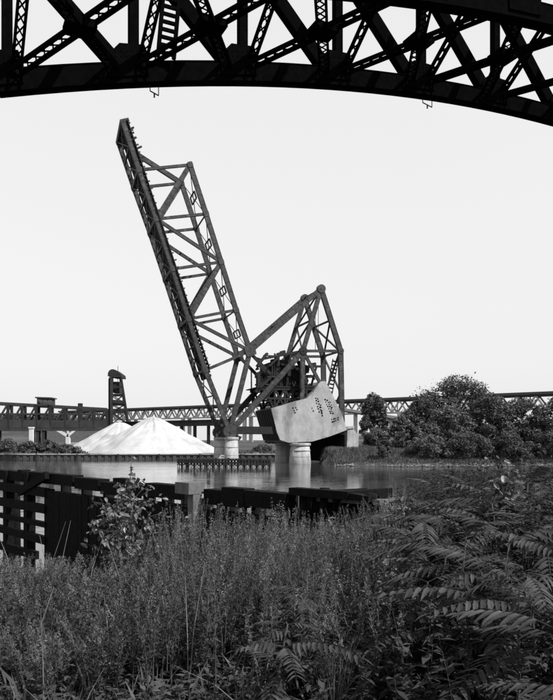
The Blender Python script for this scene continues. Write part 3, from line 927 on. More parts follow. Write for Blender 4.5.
# springing piers beyond the frame
for s_ in (nodes[0]-1.0, nodes[-1]+1.0):
    p = ap(s_, 0.5); z1 = az(s_)+DEP+1
    mb = MB(); mb.beam(V((p.x,p.y,-2.5)), V((p.x,p.y,z1)), 5.0, RIB+5, AW); mb.build('stone_pier', 'pier', AB)

# ------------------------------------------------------------------ derelict timber dock near the bank
D0 = V((-8.45, 24.0, 0)); D1 = V((1.67, 12.5, 0))
DV = (D1-D0).normalized(); DL = (D1-D0).length
DN = V((DV.y, -DV.x, 0))
if DN.y > 0: DN = -DN                      # towards the bank and the camera
DTOP = 3.2
def dk(px, out=0.0):
    """point on the dock's front line seen in photo column px"""
    k = (px-276.5)/F
    # D0 + s*DV : X = k*Y
    s_ = (k*D0.y - D0.x)/(DV.x - k*DV.y)
    return D0 + DV*s_ + DN*out
def dz(px, py): return EYE + (HOR-py)/F*dk(px).y
DK = thing('timber_dock', (dk(150).x, dk(150).y, 0), 'derelict black timber dock standing in the water behind the weeds', 'dock')
def dbeam(px0, px1, z, hgt, dep, out=0.0, name='cap_beam', m='timber', z1=None):
    a = dk(px0, out); b = dk(px1, out); a.z = z; b.z = z if z1 is None else z1
    return MB().beam(a, b, hgt, dep, DN).build(name, m, DK)
# long cap timbers in uneven lengths
for i, (a, b, dzz) in enumerate(((-60,28,0.0),(29,78,0.03),(80,104,-0.02),(106,150,-0.08),(151,190,0.0),(210,250,-0.02),(251,292,0.03))):
    dbeam(a, b, DTOP-0.17+dzz, 0.34, 0.36, 0.0)
for i, (a, b, dzz) in enumerate(((-60,52,0.0),(54,140,-0.05),(141,225,0.02),(226,291,0.0))):
    dbeam(a, b, DTOP-0.62+dzz, 0.26, 0.3, 0.05, 'wale')
# uneven blocks bolted along the top
for px, w in ((24,0.4),(124,0.7),(238,0.8)):
    c = dk(px); c.z = DTOP-0.015+random.uniform(0, 0.03)
    MB().beam(c-DV*w/2, c+DV*w/2, 0.12, 0.3, DN).build('top_block', 'timber', DK)
s_end = (dk(292)-D0).length
# piles, front and back
for i, px in enumerate((-40,-14,8,56,78,100,118,138,156,176,196,222,248,270,288)):
    for o_ in (-0.32,):
        c = dk(px, o_)
        MB().tube([(c.x,c.y,-1.2),(c.x+random.uniform(-0.05,0.05),c.y,DTOP-0.3)], 0.17, 9).build('pile', 'timber', DK, True)
# vertical sheeting planks with a few open slits
gaps = ((-60,52),(165.2,168.4),(186.8,190.2),(213.8,216.5),(240.5,243),)
pos = 0.0
while pos < s_end-0.1:
    w = random.uniform(0.2, 0.29)
    c = D0 + DV*(pos+w/2)
    px = 276.5 + c.x/c.y*F
    if not any(a < px < b for a, b in gaps) and (px < 104 or random.random() > 0.04):
        zb = random.uniform(-0.4, -0.1); ztp = DTOP-0.5-random.uniform(0, 0.05)
        q = c + DN*(0.235+random.uniform(-0.012, 0.012))
        MB().beam(V((q.x,q.y,zb)), V((q.x,q.y,ztp)), 0.06, w-0.012, DV).build('sheeting_plank', 'timber', DK)
    pos += w
# open bay on the left: rails and a sloping brace
for py in (491, 508, 522, 538, 556):
    dbeam(-60+random.uniform(0, 8), 54 if py < 540 else 38+random.uniform(0, 10), dz(42, py)+random.uniform(-0.06, 0.06), random.uniform(0.15, 0.30), 0.16, 0.22+random.uniform(0, 0.03), 'rail', z1=dz(42, py)+random.uniform(-0.07, 0.07))
a = dk(28, 0.3); b = dk(56, 0.3); a.z = dz(28, 492); b.z = dz(56, 475)
MB().beam(a, b, 0.24, 0.14, DN).build('brace', 'timber', DK)
for px in (33, 12):
    c = dk(px, 0.12); MB().beam(V((c.x,c.y,-1.2)), V((c.x,c.y,DTOP)), 0.3, 0.3, DV).build('post', 'timber', DK)
# pale block and posts catching the sun
c = dk(200, 0.35); zc = dz(200, 487)
o = MB(); 
o.quad_box([c+DV*a+DN*b+UP*z for z in (zc-0.13, zc+0.13) for a, b in ((-0.22,-0.25),(0.34,-0.25),(0.34,0.2),(-0.22,0.2))])
o = o.build('cap_block', 'timber_old', DK); o['label'] = 'pale weathered cap block'
c = dk(205.5, 0.3)
MB().beam(V((c.x,c.y,-0.3)), V((c.x,c.y,zc-0.14)), 0.24, 0.22, DV).build('front_post', 'timber_old', DK)
for px, y0 in ((167,490),(188.5,492),(215.4,498),(241,500)):
    c = dk(px, -0.1); MB().beam(V((c.x,c.y,-0.6)), V((c.x,c.y,dz(px,y0))), 0.07, 0.09, DV).build('batten', 'timber_old', DK)

# broken end of the dock: two beams running on to the right
t = thing('fallen_timbers', (dk(330).x, dk(330).y, 0), 'broken run of dark beam and paler plank beyond the right end of the dock', 'timbers')
a = dk(293); b = dk(352); a.z = dz(293, 491); b.z = dz(352, 495.5)
MB().beam(a, b, 0.15, 0.24, DN).build('beam', 'timber', t)
a = dk(352.6); b = dk(372); a.z = dz(352, 496); b.z = dz(372, 499)
MB().beam(a, b, 0.11, 0.2, DN).build('beam', 'timber', t)
a = dk(312, -0.25); b = dk(378, -0.2); a.z = dz(312, 499); b.z = dz(378, 503)
MB().beam(a, b, 0.09, 0.3, DN).build('plank', 'timber_old', t)
for px in (300, 321, 368):
    c = dk(px, -0.1); MB().tube([(c.x,c.y,-1.5),(c.x,c.y,dz(px,494 if px != 321 else 488))], 0.10, 9).build('pile', 'timber', t, True)
for i in range(16):  # dark planks added in place of the shaded water below the beam
    px = 294+i*4.6
    q = dk(px, -0.42)
    MB().beam(V((q.x,q.y,-0.5)), V((q.x,q.y,dz(px, 496+random.uniform(0, 2)))), 0.05, 0.085, DV).build('sheeting_plank', 'timber', t)
for px in (310, 335):
    a = dk(px); a.z = dz(px, 497); MB().beam(a, a-DN*1.6, 0.14, 0.2, UP).build('cross_beam', 'timber', t)

# ------------------------------------------------------------------ foliage
def leaf_cards(C, Nrm, size, asp=0.55, rng=RNG, droop=0.0):
    """pointed four-sided leaves centred at C facing Nrm, one polygon each, random turn"""
    n = len(C)
    Nrm = Nrm/np.linalg.norm(Nrm, axis=1, keepdims=True)
    r = rng.normal(size=(n, 3)); r[:, 2] -= droop
    a = r - Nrm*np.sum(r*Nrm, 1, keepdims=True); a /= np.linalg.norm(a, axis=1, keepdims=True)
    b = np.cross(Nrm, a)
    sz = (size*rng.uniform(0.65, 1.35, n))[:, None] if np.isscalar(size) else size[:, None]
    P = np.stack([C-a*sz, C+b*sz*asp-a*sz*0.15, C+a*sz, C-b*sz*asp-a*sz*0.15], 1)
    return P.reshape(-1, 3), np.arange(4*n).reshape(n, 4)

def tree(name, px, ptop, pw, D, label, cat='tree', m='crown_a', group='trees on the right bank', leaf=0.30, seed=0, low=0.18, n=None, trunk=True, base_z=None, dense=1.0):
    """a tree whose top shows at row ptop in column px, pw photo pixels wide"""
    rg = np.random.default_rng(seed+100)
    top = at(px, ptop, D)
    bx, by = top.x, D
    bz = gz(bx, by) if base_z is None else base_z
    Ht = top.z - bz
    R = pw/F*D/2
    t = thing(name, (bx, by, bz), label, cat, group)
    # limbs
    tr = MB(); r0 = max(0.05, Ht*0.026)
    bend = rg.normal(0, 0.04*Ht, 2)
    tp = [V((bx+bend[0]*q*q, by+bend[1]*q*q, bz-0.2+Ht*0.8*q)) for q in np.linspace(0, 1, 6)]
    if trunk:
        tr.tube(tp, [r0*(1.15-q*0.95) for q in np.linspace(0, 1, 6)], 8)
        tr.build('trunk', 'bark', t, True)
    ncl = max(18, int(34*dense))
    cl = []
    for i in range(ncl):
        h = low + (0.96-low)*(i+0.5)/ncl
        prof = math.sin(math.pi*min(1, max(0.0, (h-low*0.5)/(1.04-low*0.5)))**0.8)**0.6
        a = i*2.399+rg.uniform(-0.5, 0.5)
        rr = R*prof*rg.uniform(0.40, 0.90)
        c = np.array([bx+bend[0]*h*h+rr*math.cos(a), by+rr*math.sin(a), bz+Ht*h*0.95])
        rad = R*rg.uniform(0.13, 0.40)*(0.65+0.35*prof)/max(1.0, dense**0.3)
        cl.append((c, rad))
        if trunk and i % 3 == 0:
            s0 = tp[min(4, max(1, int(h*4.5)))]
            midp = (s0 + V(c))/2 + V((0, 0, 0.08*R))
            MB().tube([s0, midp, V(c)], [r0*0.45, r0*0.28, r0*0.08], 6).build('limb', 'bark', t, True)
    cl.append((np.array([bx+bend[0], by, bz+Ht*0.93]), R*0.27))
    P = []; N = []
    tot = n or int(9000*dense)
    wts = np.array([r**2 for _, r in cl]); wts = wts/wts.sum()
    for (c, rad), w in zip(cl, wts):
        k = int(tot*w)
        d = rg.normal(size=(k, 3)); d /= np.linalg.norm(d, axis=1, keepdims=True)
        q = rg.uniform(0.35, 1.0, k)**0.5
        lump = 1+0.22*np.sin(d[:, 0]*5+c[0])*np.sin(d[:, 1]*4+c[1])+0.15*np.sin(d[:, 2]*7+c[2])
        P.append(c + d*(rad*q*lump)[:, None]*np.array([1, 1, 0.8]))
        N.append(d + rg.normal(0, 0.55, (k, 3)) + np.array([0, 0, 0.35]))
    P = np.concatenate(P); N = np.concatenate(N)
    sp = rg.uniform(0, 1, len(P)) < 0.10
    P[sp] += rg.normal(0, 0.028*R, (int(sp.sum()), 3))
    keep = P[:, 2] > bz+0.05
    vv, ff = leaf_cards(P[keep], N[keep], leaf*0.68, 0.6, rg)
    np_mesh('crown', vv, ff, m, t, (bx, by, bz))
    return t

tree('bank_tree', 374, 392.5, 36, 143, 'slender tree with an open crown right beside the abutment', m='crown_a', seed=1, low=0.25, dense=0.9)
tree('broad_tree', 458, 379.5, 104, 152, 'biggest broad tree with a rounded top rising above the viaduct', m='crown_a', seed=2, leaf=0.36, dense=2.0, low=0.12)
tree('bank_tree', 420, 397, 44, 146, 'mid-sized tree overlapping the left flank of the biggest tree', m='crown_a', seed=3, dense=1.0)
tree('bank_tree', 447, 408, 56, 134, 'rounded tree standing low in front of the biggest tree', m='crown_b', seed=4, dense=1.3, low=0.05)
tree('bank_tree', 490, 394, 56, 136, 'dark tree right of the rounded one, hiding the biggest tree\'s right foot', m='crown_a', seed=5, dense=1.3, low=0.05)
tree('bank_tree', 522, 399, 56, 140, 'tall dark tree second from the right edge of the wood', m='crown_a', seed=6, dense=1.2, low=0.08)
tree('bank_tree', 563, 396, 64, 138, 'rightmost dark tree cut by the right edge', m='crown_a', seed=7, dense=1.2, low=0.08)
tree('bank_tree', 398, 417, 34, 131, 'small tree filling the gap right of the slender tree', m='crown_b', seed=8, dense=0.8, low=0.05)
tree('bank_tree', 409, 424, 34, 126, 'bushy low tree in front of the small gap-filling tree', m='crown_b', seed=9, dense=0.8, low=0.04)
tree('bank_shrub', 374, 429, 28, 138, 'rounded shrub at the foot of the slender tree', 'shrub', 'crown_b', 'shrubs on the right bank', seed=10, dense=0.7, low=0.04, leaf=0.24)
tree('bank_shrub', 385, 437, 16, 117.5, 'narrow dark shrub leaning over the water\'s edge', 'shrub', 'crown_a', 'shrubs on the right bank', seed=11, dense=0.5, low=0.02, leaf=0.2)
tree('bank_shrub', 430, 437, 48, 117.5, 'low wide shrub under the rounded tree', 'shrub', 'crown_b', 'shrubs on the right bank', seed=12, dense=0.8, low=0.03, leaf=0.25)
tree('bank_shrub', 470, 436, 54, 117, 'dark low shrub under the dark tree', 'shrub', 'crown_a', 'shrubs on the right bank', seed=13, dense=0.8, low=0.03, leaf=0.25)
tree('bank_shrub', 510, 434, 54, 117, 'low shrub near the right end of the far shore', 'shrub', 'crown_a', 'shrubs on the right bank', seed=14, dense=0.8, low=0.03, leaf=0.25)
tree('bank_shrub', 551, 432, 50, 119.5, 'low shrub at the far shore, cut by the right edge', 'shrub', 'crown_a', 'shrubs on the right bank', seed=15, dense=0.8, low=0.03, leaf=0.25)
for i, (px, pt, pw, D, lab) in enumerate(((8,441,34,172,'low dark bush on the far left bank, cut by the left edge'),(30,443,30,168,'low dark bush on the far left bank below the white post'),
        (48,441,28,172,'dark bush on the far left bank below the forked pier\'s left arm'),(66,446,26,166,'lowest dark bush on the far left bank, next to the smaller heap'),
        (95,437,26,280,'bush peeping out above the left slope of the smaller heap'),(262,446,20,178,'small bush on the far bank just right of the left piers'))):
    tree('bush', px, pt, pw, D, lab, 'bush', 'crown_a', 'bushes on the far left bank', seed=30+i, dense=0.5, low=0.02, leaf=0.3)
for i, (px, pt, pw, D, lab) in enumerate(((92,418,30,420,'far tree on the hillside above the smaller heap'),(55,417,34,430,'far tree on the hillside behind the forked pier'),(20,418,40,420,'far tree on the hillside at the left edge'),
        (232,431,18,420,'distant tree seen between the leaf\'s heel posts'),(278,432,26,400,'distant tree seen below the counterweight'))):
    tree('distant_tree', px, pt, pw, D, lab, 'tree', 'crown_a', 'distant trees on the left', seed=50+i, dense=0.5, low=0.05, leaf=0.8)

# grass and low herbs on the right bank
def tufts(x0, x1, y0, y1, n, hgt, w, rg, zmin=0.25, cond=None):
    X = rg.uniform(x0, x1, n); Y = rg.uniform(y0, y1, n)
    Z = height(X, Y)
    k = Z > zmin
    if cond is not None: k &= cond(X, Y)
    X, Y, Z = X[k], Y[k], Z[k]; n = len(X)
    h = hgt*rg.uniform(0.5, 1.4, n); a = rg.uniform(0, 6.28, n)
    lean = rg.normal(0, 0.3, (n, 2))*h[:, None]
    dx, dy = np.cos(a)*w/2, np.sin(a)*w/2
    P = np.stack([np.stack([X-dx, Y-dy, Z-0.05], 1), np.stack([X+dx, Y+dy, Z-0.05], 1),
                  np.stack([X+lean[:, 0]*0.5+dx*0.7, Y+lean[:, 1]*0.5+dy*0.7, Z+h*0.6], 1),
                  np.stack([X+lean[:, 0], Y+lean[:, 1], Z+h], 1)], 1)
    return P.reshape(-1, 3), np.arange(4*n).reshape(n, 4)
rg = np.random.default_rng(21)
v, f = tufts(6, 75, 112, 135, 70000, 0.42, 0.10, rg, 0.55)
stuff(np_mesh('bank_grass', v, f, 'crown_c'), 'rough grass and weeds covering the right bank slope', 'grass')
v, f = tufts(-100, 12, 159, 200, 7000, 0.5, 0.5, rg, 0.9, lambda X, Y: (X < -48) | (X > -12))
stuff(np_mesh('quay_grass', v, f, 'crown_b'), 'thin weeds on the far left bank beside the heaps', 'weeds')

# ---------------- foreground weeds
def stems_and_leaves(B, Hh, lean, nl, llen, lw, rg, start=0.25, stemw=0.005, up=0.55, taper=0.5):
    """many upright leafy stalks at once -> vertices and quads"""
    n = len(B)
    T = np.stack([lean[:, 0], lean[:, 1], Hh], 1)
    vs = []; fs = []; off = 0
    # stems, 3 sides in 3 joints, bending
    ang = np.array([0, 2.09, 4.19])
    rings = []
    for q in (0, 0.35, 0.7, 1.0):
        c = B + np.stack([T[:, 0]*q*q, T[:, 1]*q*q, T[:, 2]*q], 1)
        r = stemw*(1.15-0.75*q)
        rings.append(c[:, None, :] + np.stack([np.cos(ang)*r, np.sin(ang)*r, ang*0], 1)[None])
    R = np.stack(rings, 1)                      # n,4,3,3
    vs.append(R.reshape(-1, 3))
    base = (np.arange(n)*12)[:, None, None]
    lv = np.arange(3)[None, :, None]; sdx = np.arange(3)[None, None, :]
    a = base+lv*3+sdx; b = base+lv*3+(sdx+1) % 3
    fs.append(np.stack([a, b, b+3, a+3], -1).reshape(-1, 4)); off = n*12
    # leaves
    q = start+(1-start)*(np.arange(nl)[None]+rg.uniform(0, 1, (n, nl)))/nl
    c = B[:, None, :] + np.stack([T[:, None, 0]*q*q, T[:, None, 1]*q*q, T[:, None, 2]*q], -1)
    az_ = rg.uniform(0, 6.28, (n, nl))
    el = up+rg.normal(0, 0.3, (n, nl))
    d = np.stack([np.cos(az_)*np.cos(el), np.sin(az_)*np.cos(el), np.sin(el)], -1)
    sd_ = np.stack([-np.sin(az_), np.cos(az_), az_*0], -1)
    L = (llen*rg.uniform(0.7, 1.3, (n, nl))*(1-taper*np.clip((q-0.5)/0.5, 0, 1)))[..., None]
    W = L*lw
    drop = np.array([0, 0, 1.0])*L*0.22
    p0 = c; p1 = c+d*L*0.45+sd_*W; p2 = c+d*L-drop; p3 = c+d*L*0.45-sd_*W
    P = np.stack([p0, p1, p2, p3], 2).reshape(-1, 3)
    vs.append(P); m_ = n*nl
    fs.append(off+np.arange(4*m_).reshape(m_, 4))
    return np.concatenate(vs), np.concatenate(fs)

def scatter(n, rg, px0, px1, d0, d1, zmin=0.3):
    D = np.sqrt(rg.uniform(d0*d0, d1*d1, n)); px = rg.uniform(px0, px1, n)
    X = (px-276.5)/F*D
    Z = height(X, D); k = Z > zmin
    return np.stack([X, D, Z-0.03], 1)[k], px[k]

rg = np.random.default_rng(5)
B, px = scatter(4600, rg, -40, 410, 4.6, 13.5, 0.6)
keep = (B[:, 1] > 5.3-0.7*sstep(270, 330, px)+0.25*np.sin(px*0.11)) & (B[:, 1] < 13.5-2.0*sstep(280, 330, px)-3.6*(1-sstep(95, 165, px)))
B, px = B[keep], px[keep]
clumpy = 0.5+0.5*np.sin(B[:, 0]*2.1+1.0)*np.cos(B[:, 1]*1.7+0.6)
ok = rg.uniform(0, 1, len(B)) < 0.45+0.75*clumpy
B, px, clumpy = B[ok], px[ok], clumpy[ok]
lim = (0.56+0.56*sstep(105, 185, px)-0.15*sstep(270, 330, px))*(0.80+0.28*clumpy)
Hh = lim*rg.uniform(0.62, 1.22, len(B))
v, f = stems_and_leaves(B, Hh, rg.normal(0, 0.13, (len(B), 2))+np.array([0.03, 0]), 92, 0.070, 0.075, rg, 0.32, up=0.8)
stuff(np_mesh('goldenrod_weeds', v, f, 'weed'), 'tall feathery weeds filling the foreground bank', 'weeds')
# feathery tops of a share of them
tipk = rg.uniform(0, 1, len(B)) < 0.42
Bt = B[tipk].copy(); ht = Hh[tipk]
C = []
for b_, h_ in zip(Bt, ht):
    k = 60
    q = rg.uniform(0, 1, k); a_ = rg.uniform(0, 6.28, k); r_ = 0.05*(1-q)*rg.uniform(0.2, 1, k)+0.006
    C.append(np.stack([b_[0]+0.03+r_*np.cos(a_), b_[1]+r_*np.sin(a_), b_[2]+h_*0.82+q*h_*0.24], 1))
C = np.concatenate(C)
v, f = leaf_cards(C, rg.normal(size=C.shape)+np.array([0, 0, 0.6]), 0.0095, 0.3, rg)
stuff(np_mesh('goldenrod_plumes', v, f, 'plume'), 'pale feathery seed plumes topping the tall weeds', 'weeds')

# low undergrowth and grass beneath
v, f = tufts(-6, 7, 3.0, 13.5, 11000, 0.26, 0.010, np.random.default_rng(8), 0.5)
stuff(np_mesh('undergrowth_grass', v, f, 'grass'), 'thin grass and litter under the tall weeds', 'grass')
rg = np.random.default_rng(12)
B, px = scatter(1500, rg, 270, 640, 3.7, 13.5, 0.6)
v, f = stems_and_leaves(B, (0.42+0.4*sstep(370, 430, px))*rg.uniform(0.6, 1.5, len(B)), rg.normal(0, 0.1, (len(B), 2)), 34, 0.11, 0.22, rg, 0.1, up=0.25, taper=0.3)
stuff(np_mesh('leafy_undergrowth', v, f, 'shade_leaf'), 'dense leafy undergrowth between the sumac stems on the right', 'undergrowth')

B, px = scatter(520, rg, -50, 330, 5.4, 12.5, 0.6)
v, f = stems_and_leaves(B, (0.36+0.3*sstep(110, 190, px))*rg.uniform(0.6, 1.4, len(B)), rg.normal(0, 0.12, (len(B), 2)), 46, 0.09, 0.17, rg, 0.25, up=0.4, taper=0.4)
stuff(np_mesh('bushy_weeds', v, f, 'bushy'), 'bushier broad-leaved weeds mixed in among the feathery ones', 'weeds')
B, px = scatter(1700, rg, -60, 620, 3.2, 8.0, 0.6)
v, f = stems_and_leaves(B, 0.20*rg.uniform(0.5, 1.6, len(B)), rg.normal(0, 0.05, (len(B), 2)), 20, 0.085, 0.26, rg, 0.05, up=0.2, taper=0.2)
stuff(np_mesh('low_herbs', v, f, 'crown_a'), 'low dark herbs carpeting the ground under the weeds', 'herbs')

# sumac: each frond a part of its shrub
def frond_mesh(L, pairs, ll, rg):
    """arching rachis with paired pointed, folded leaflets; lies along +X"""
    vs = []; fs = []
    def add(pts, faces):
        n0 = len(vs); vs.extend(pts); fs.extend(tuple(n0+i for i in q) for q in faces)
    def rp(q): return V((L*q, 0, L*(0.20*q-0.42*q*q)))
    mb = MB(); mb.tube([rp(q) for q in np.linspace(0, 1, 7)], [0.004*(1.1-0.7*q) for q in np.linspace(0, 1, 7)], 4)
    add(mb.v, mb.f)
    for i in range(pairs+1):
        q = 0.18+0.82*i/pairs
        c = rp(q)
        sz = ll*(0.62+0.38*math.sin(math.pi*min(1, 0.15+q*0.85)))*rg.uniform(0.9, 1.1)
        for s in ((-1, 1) if i < pairs else (0,)):
            dr = V((0.55, s*0.85, -0.16+rg.uniform(-0.12, 0.08))) if s else V((1, 0, -0.35))
            dr.normalize()
            sv = dr.cross(V((0, 0, 1))).normalized()
            w = sz*0.125; up_ = V((0, 0, 1))
            tipd = V((sz*rg.uniform(-0.02, 0.1), 0, -sz*rg.uniform(0.12, 0.42)))
            m0 = c+dr*sz*0.12; m1 = c+dr*sz*0.45+tipd*0.2; m2_ = c+dr*sz*0.75+tipd*0.55; m3 = c+dr*sz+tipd
            f_ = up_*w*0.35
            add([c, m0+sv*w*0.75+f_, m1+sv*w+f_, m2_+sv*w*0.62+f_*0.6, m3, m2_-sv*w*0.62+f_*0.6, m1-sv*w+f_, m0-sv*w*0.75+f_, m1, m2_],
                [(0,1,2,8),(8,2,3,9),(9,3,4),(0,8,6,7),(8,9,5,6),(9,4,5)])
    me = bpy.data.meshes.new('frond')
    me.from_pydata([tuple(p) for p in vs], [], fs); me.update()
    me.materials.append(M['sumac'])
    return me
rf = np.random.default_rng(77)
FR = [frond_mesh(0.46+0.09*i, 9+i, 0.125+0.01*i, rf) for i in range(4)]
BIGF = frond_mesh(0.52, 10, 0.15, rf)
def sumac(px, ptop, D, nfr, label, seed, scale=1.0, spread=1.0):
    r = np.random.default_rng(seed)
    top = at(px, ptop, D); x, y = top.x, D; z = gz(x, y)
    h = max(0.35, top.z-z-0.08)
    t = thing('sumac_shrub', (x, y, z), label, 'shrub', 'sumac shrubs in the right foreground')
    pts = [V((x+0.05*math.sin(q*3+seed), y+0.04*math.cos(q*4+seed), z-0.08+h*q)) for q in np.linspace(0, 1, 6)]
    MB().tube(pts, [0.014*(1.2-0.8*q) for q in np.linspace(0, 1, 6)], 7).build('stem', 'bark', t, True)
    for i in range(nfr):
        q = 1-0.82*(i/nfr)
        o = bpy.data.objects.new('frond', FR[int(r.integers(0, 4))]); COL.objects.link(o); o.parent = t
        p = pts[min(5, max(1, int(round(q*5))))] - t.location
        o.location = p
        a = i*2.4+r.uniform(-0.3, 0.3)
        o.rotation_euler = (r.uniform(-0.15, 0.15), r.uniform(-0.6, 0.3)+0.55*(1-q), a)
        sc = scale*r.uniform(0.8, 1.2)*(1.0 if i > 2 else 0.75)
        o.scale = (sc*spread, sc*spread, sc)
    return t
SUM = [(522,468,7.4,12,'tall sumac at the right edge, its top against the far shore',1.05),
       (490,486,6.6,13,'sumac with wide drooping fronds left of the tallest one',1.1),
       (452,487,7.2,12,'sumac whose crown overlaps the pale shore strip',1.0),
       (428,505,6.4,12,'sumac with layered fronds in the middle of the thicket',1.05),
       (470,512,5.2,12,'sumac with dark hanging fronds nearer the camera',1.0),
       (505,520,4.9,12,'sumac close to the right edge with long overlapping fronds',1.0),
       (395,512,7.8,11,'sumac at the left end of the thicket near the fallen timbers',1.0),
       (540,505,5.6,12,'sumac cut by the right edge of the view',1.1),
       (350,540,7.6,9,'low sumac among the weeds right of centre',0.85),
       (372,528,8.6,10,'low sumac just below the broken beam\'s right end',0.9),
       (310,575,5.6,9,'low fern-like sumac right of the bottom centre',0.8),
       (285,600,4.6,8,'lowest fern-like sumac near the bottom centre',0.75),
       (410,488,8.8,13,'sumac with bright upper leaflets at the water line, left of the tall ones',1.1),
       (438,478,9.2,13,'farther sumac standing in front of the dark water',1.1),
       (470,474,9.0,13,'farther sumac directly below the pale shore strip',1.15),
       (500,472,8.4,13,'sumac second from the right edge at the top of the thicket',1.15),
       (540,470,8.0,13,'sumac at the top right corner of the thicket, cut by the edge',1.15),
       (448,525,5.8,12,'sumac with dense shaded fronds in the heart of the thicket',1.05),
       (412,530,6.8,12,'sumac between the bright saplings and the thicket\'s heart',1.0),
       (485,545,4.6,12,'sumac low in the thicket above the nearest one',0.95),
       (525,548,4.3,12,'sumac low at the right edge above the nearest one',0.95),
       (388,545,6.2,10,'sumac left of the pale broad-leaved sapling',0.9),
       (340,565,6.4,10,'fern-like sumac above the upright grass clump',0.85),
       (430,560,4.9,9,'short sumac above the grass clump',0.9)]
for i, (px, pt, D, nf_, lab, sc) in enumerate(SUM):
    sumac(px, pt, D, int(nf_*1.9), lab, 200+i, sc)
# big near fronds at the lower right
t = thing('sumac_shrub', (1.55, 3.6, gz(1.55, 3.6)), 'nearest sumac at bottom right with the largest leaflets on a pale stalk', 'shrub', 'sumac shrubs in the right foreground')
zb = gz(1.55, 3.6)
MB().tube([(1.55,3.6,zb-0.05),(1.52,3.6,zb+0.45),(1.42,3.55,3.38)], [0.014,0.011,0.007], 7).build('stem', 'stalk', t, True)
for (a, b, yaw, tilt, sc) in ((1.42,3.34,2.75,-0.25,1.0),(1.45,3.28,2.2,-0.1,0.9),(1.5,3.1,3.9,0.25,1.0),(1.45,3.36,1.2,-0.1,0.9),(1.5,3.0,2.6,-0.15,0.85)):
    o = bpy.data.objects.new('frond', BIGF); COL.objects.link(o); o.parent = t
    o.location = V((a, 3.56, b)) - t.location
    o.rotation_euler = (0.1, tilt, yaw); o.scale = (sc, sc, sc)

# round-leaved sapling by the dock
def round_leaf(r):
    me = bpy.data.meshes.new('leaf')
    vs = [(0,0,0)]; 
    prof = [(0.0,0.0),(0.3,0.42),(0.9,0.55),(1.5,0.38),(2.0,0.0),(1.5,-0.38),(0.9,-0.55),(0.3,-0.42)]
    vs = [(a*r, b*r, abs(b)*r*0.25-0.06*a*a*r) for a, b in prof]+[(0.9*r,0,-0.05*r)]
    fs = [(i, (i+1) % 8, 8) for i in range(8)]
    me.from_pydata(vs, [], fs); me.update(); me.materials.append(M['round']); return me
RL = [round_leaf(0.036), round_leaf(0.048), round_leaf(0.060)]
def sapling(px, py_top, py_bot, wpx, D, n, label, seed, name='leafy_sapling', tall=0.0, ls=1.0):
    r = np.random.default_rng(seed)
    c = at(px, py_top, D); x, y = c.x, D; z = gz(x, y); h = c.z-z; zb_ = at(px, py_bot, D).z
    W = wpx/F*D/2
    t = thing(name, (x, y, z), label, 'sapling', 'leafy saplings')
    MB().tube([(x,y,z-0.1),(x+0.03,y,z+h*0.5),(x-0.02,y,z+h*0.85),(x+0.01,y,z+h+tall)], [0.014,0.011,0.007,0.003], 6).build('stem', 'bark', t, True)
    br = []
    for i in range(20):
        q = (i+0.5)/20; zz = zb_+(c.z-zb_)*q; a = i*2.4; rr = W*math.sin(math.pi*(0.25+0.62*q))*r.uniform(0.5, 1.0)
        s0 = V((x, y, max(z+0.05, zz-0.22))); e = V((x+rr*math.cos(a), y+rr*math.sin(a), zz))
        MB().tube([s0, (s0+e)/2+V((0,0,0.05)), e], [0.005,0.004,0.002], 5).build('twig', 'bark', t, True)
        br.append((s0, e))
    for i in range(n):
        s0, e = br[int(r.integers(0, 20))]; q = r.uniform(0.25, 1.05)
        p = s0+(e-s0)*q + V(r.normal(0, 0.035, 3))
        o = bpy.data.objects.new('leaf', RL[int(r.integers(0, 3))]); COL.objects.link(o); o.parent = t
        o.location = p - t.location
        o.rotation_euler = (r.normal(0, 0.6), r.normal(0.5, 0.5), r.uniform(0, 6.28)); o.scale = (ls*r.uniform(0.75, 1.25),)*3
    P = np.array([tuple(br[k % 20][0]+(br[k % 20][1]-br[k % 20][0])*r.uniform(0.05, 0.95)) for k in range(n)])+r.normal(0, 0.045, (n, 3))
    vv, ff = leaf_cards(P, r.normal(size=P.shape)+np.array([0.4, -0.3, 0.8]), 0.042*ls, 0.62, r)
    fo = np_mesh('inner_foliage', vv, ff, 'bushy', t, (x, y, z)); fo['kind'] = 'stuff'
    if tall:
        for i in range(12):
            o = bpy.data.objects.new('leaf', RL[0]); COL.objects.link(o); o.parent = t
            o.location = V((x+r.normal(0, 0.02), y, z+h+tall*r.uniform(0.1, 1.0))) - t.location
            o.rotation_euler = (r.normal(0, 0.5), r.normal(0.2, 0.5), r.uniform(0, 6.28)); o.scale = (0.7,)*3
sapling(131, 474, 542, 92, 9.0, 298, 'round-leaved sapling glinting in front of the black dock', 300, tall=0.26, ls=0.74)
sapling(117, 497, 556, 70, 8.5, 290, 'bushy low sapling crowding the left foot of the taller round-leaved one', 306, ls=0.72)
sapling(188, 512, 545, 34, 9.6, 60, 'small leafy sapling just below the pale cap block', 301)
sapling(395, 560, 625, 60, 5.6, 110, 'pale broad-leaved sapling between the sumac and the grass clump', 302, ls=0.62)
sapling(405, 497, 520, 50, 8.8, 90, 'broad-leaved sapling with bright top leaves beside the far water', 303, ls=0.8)
sapling(505, 459, 505, 62, 6.9, 170, 'bright-leaved sapling beside the tallest sumac, against the far shore', 304, ls=0.72)
sapling(330, 518, 550, 46, 9.4, 80, 'leafy sapling in front of the fallen timbers', 305)

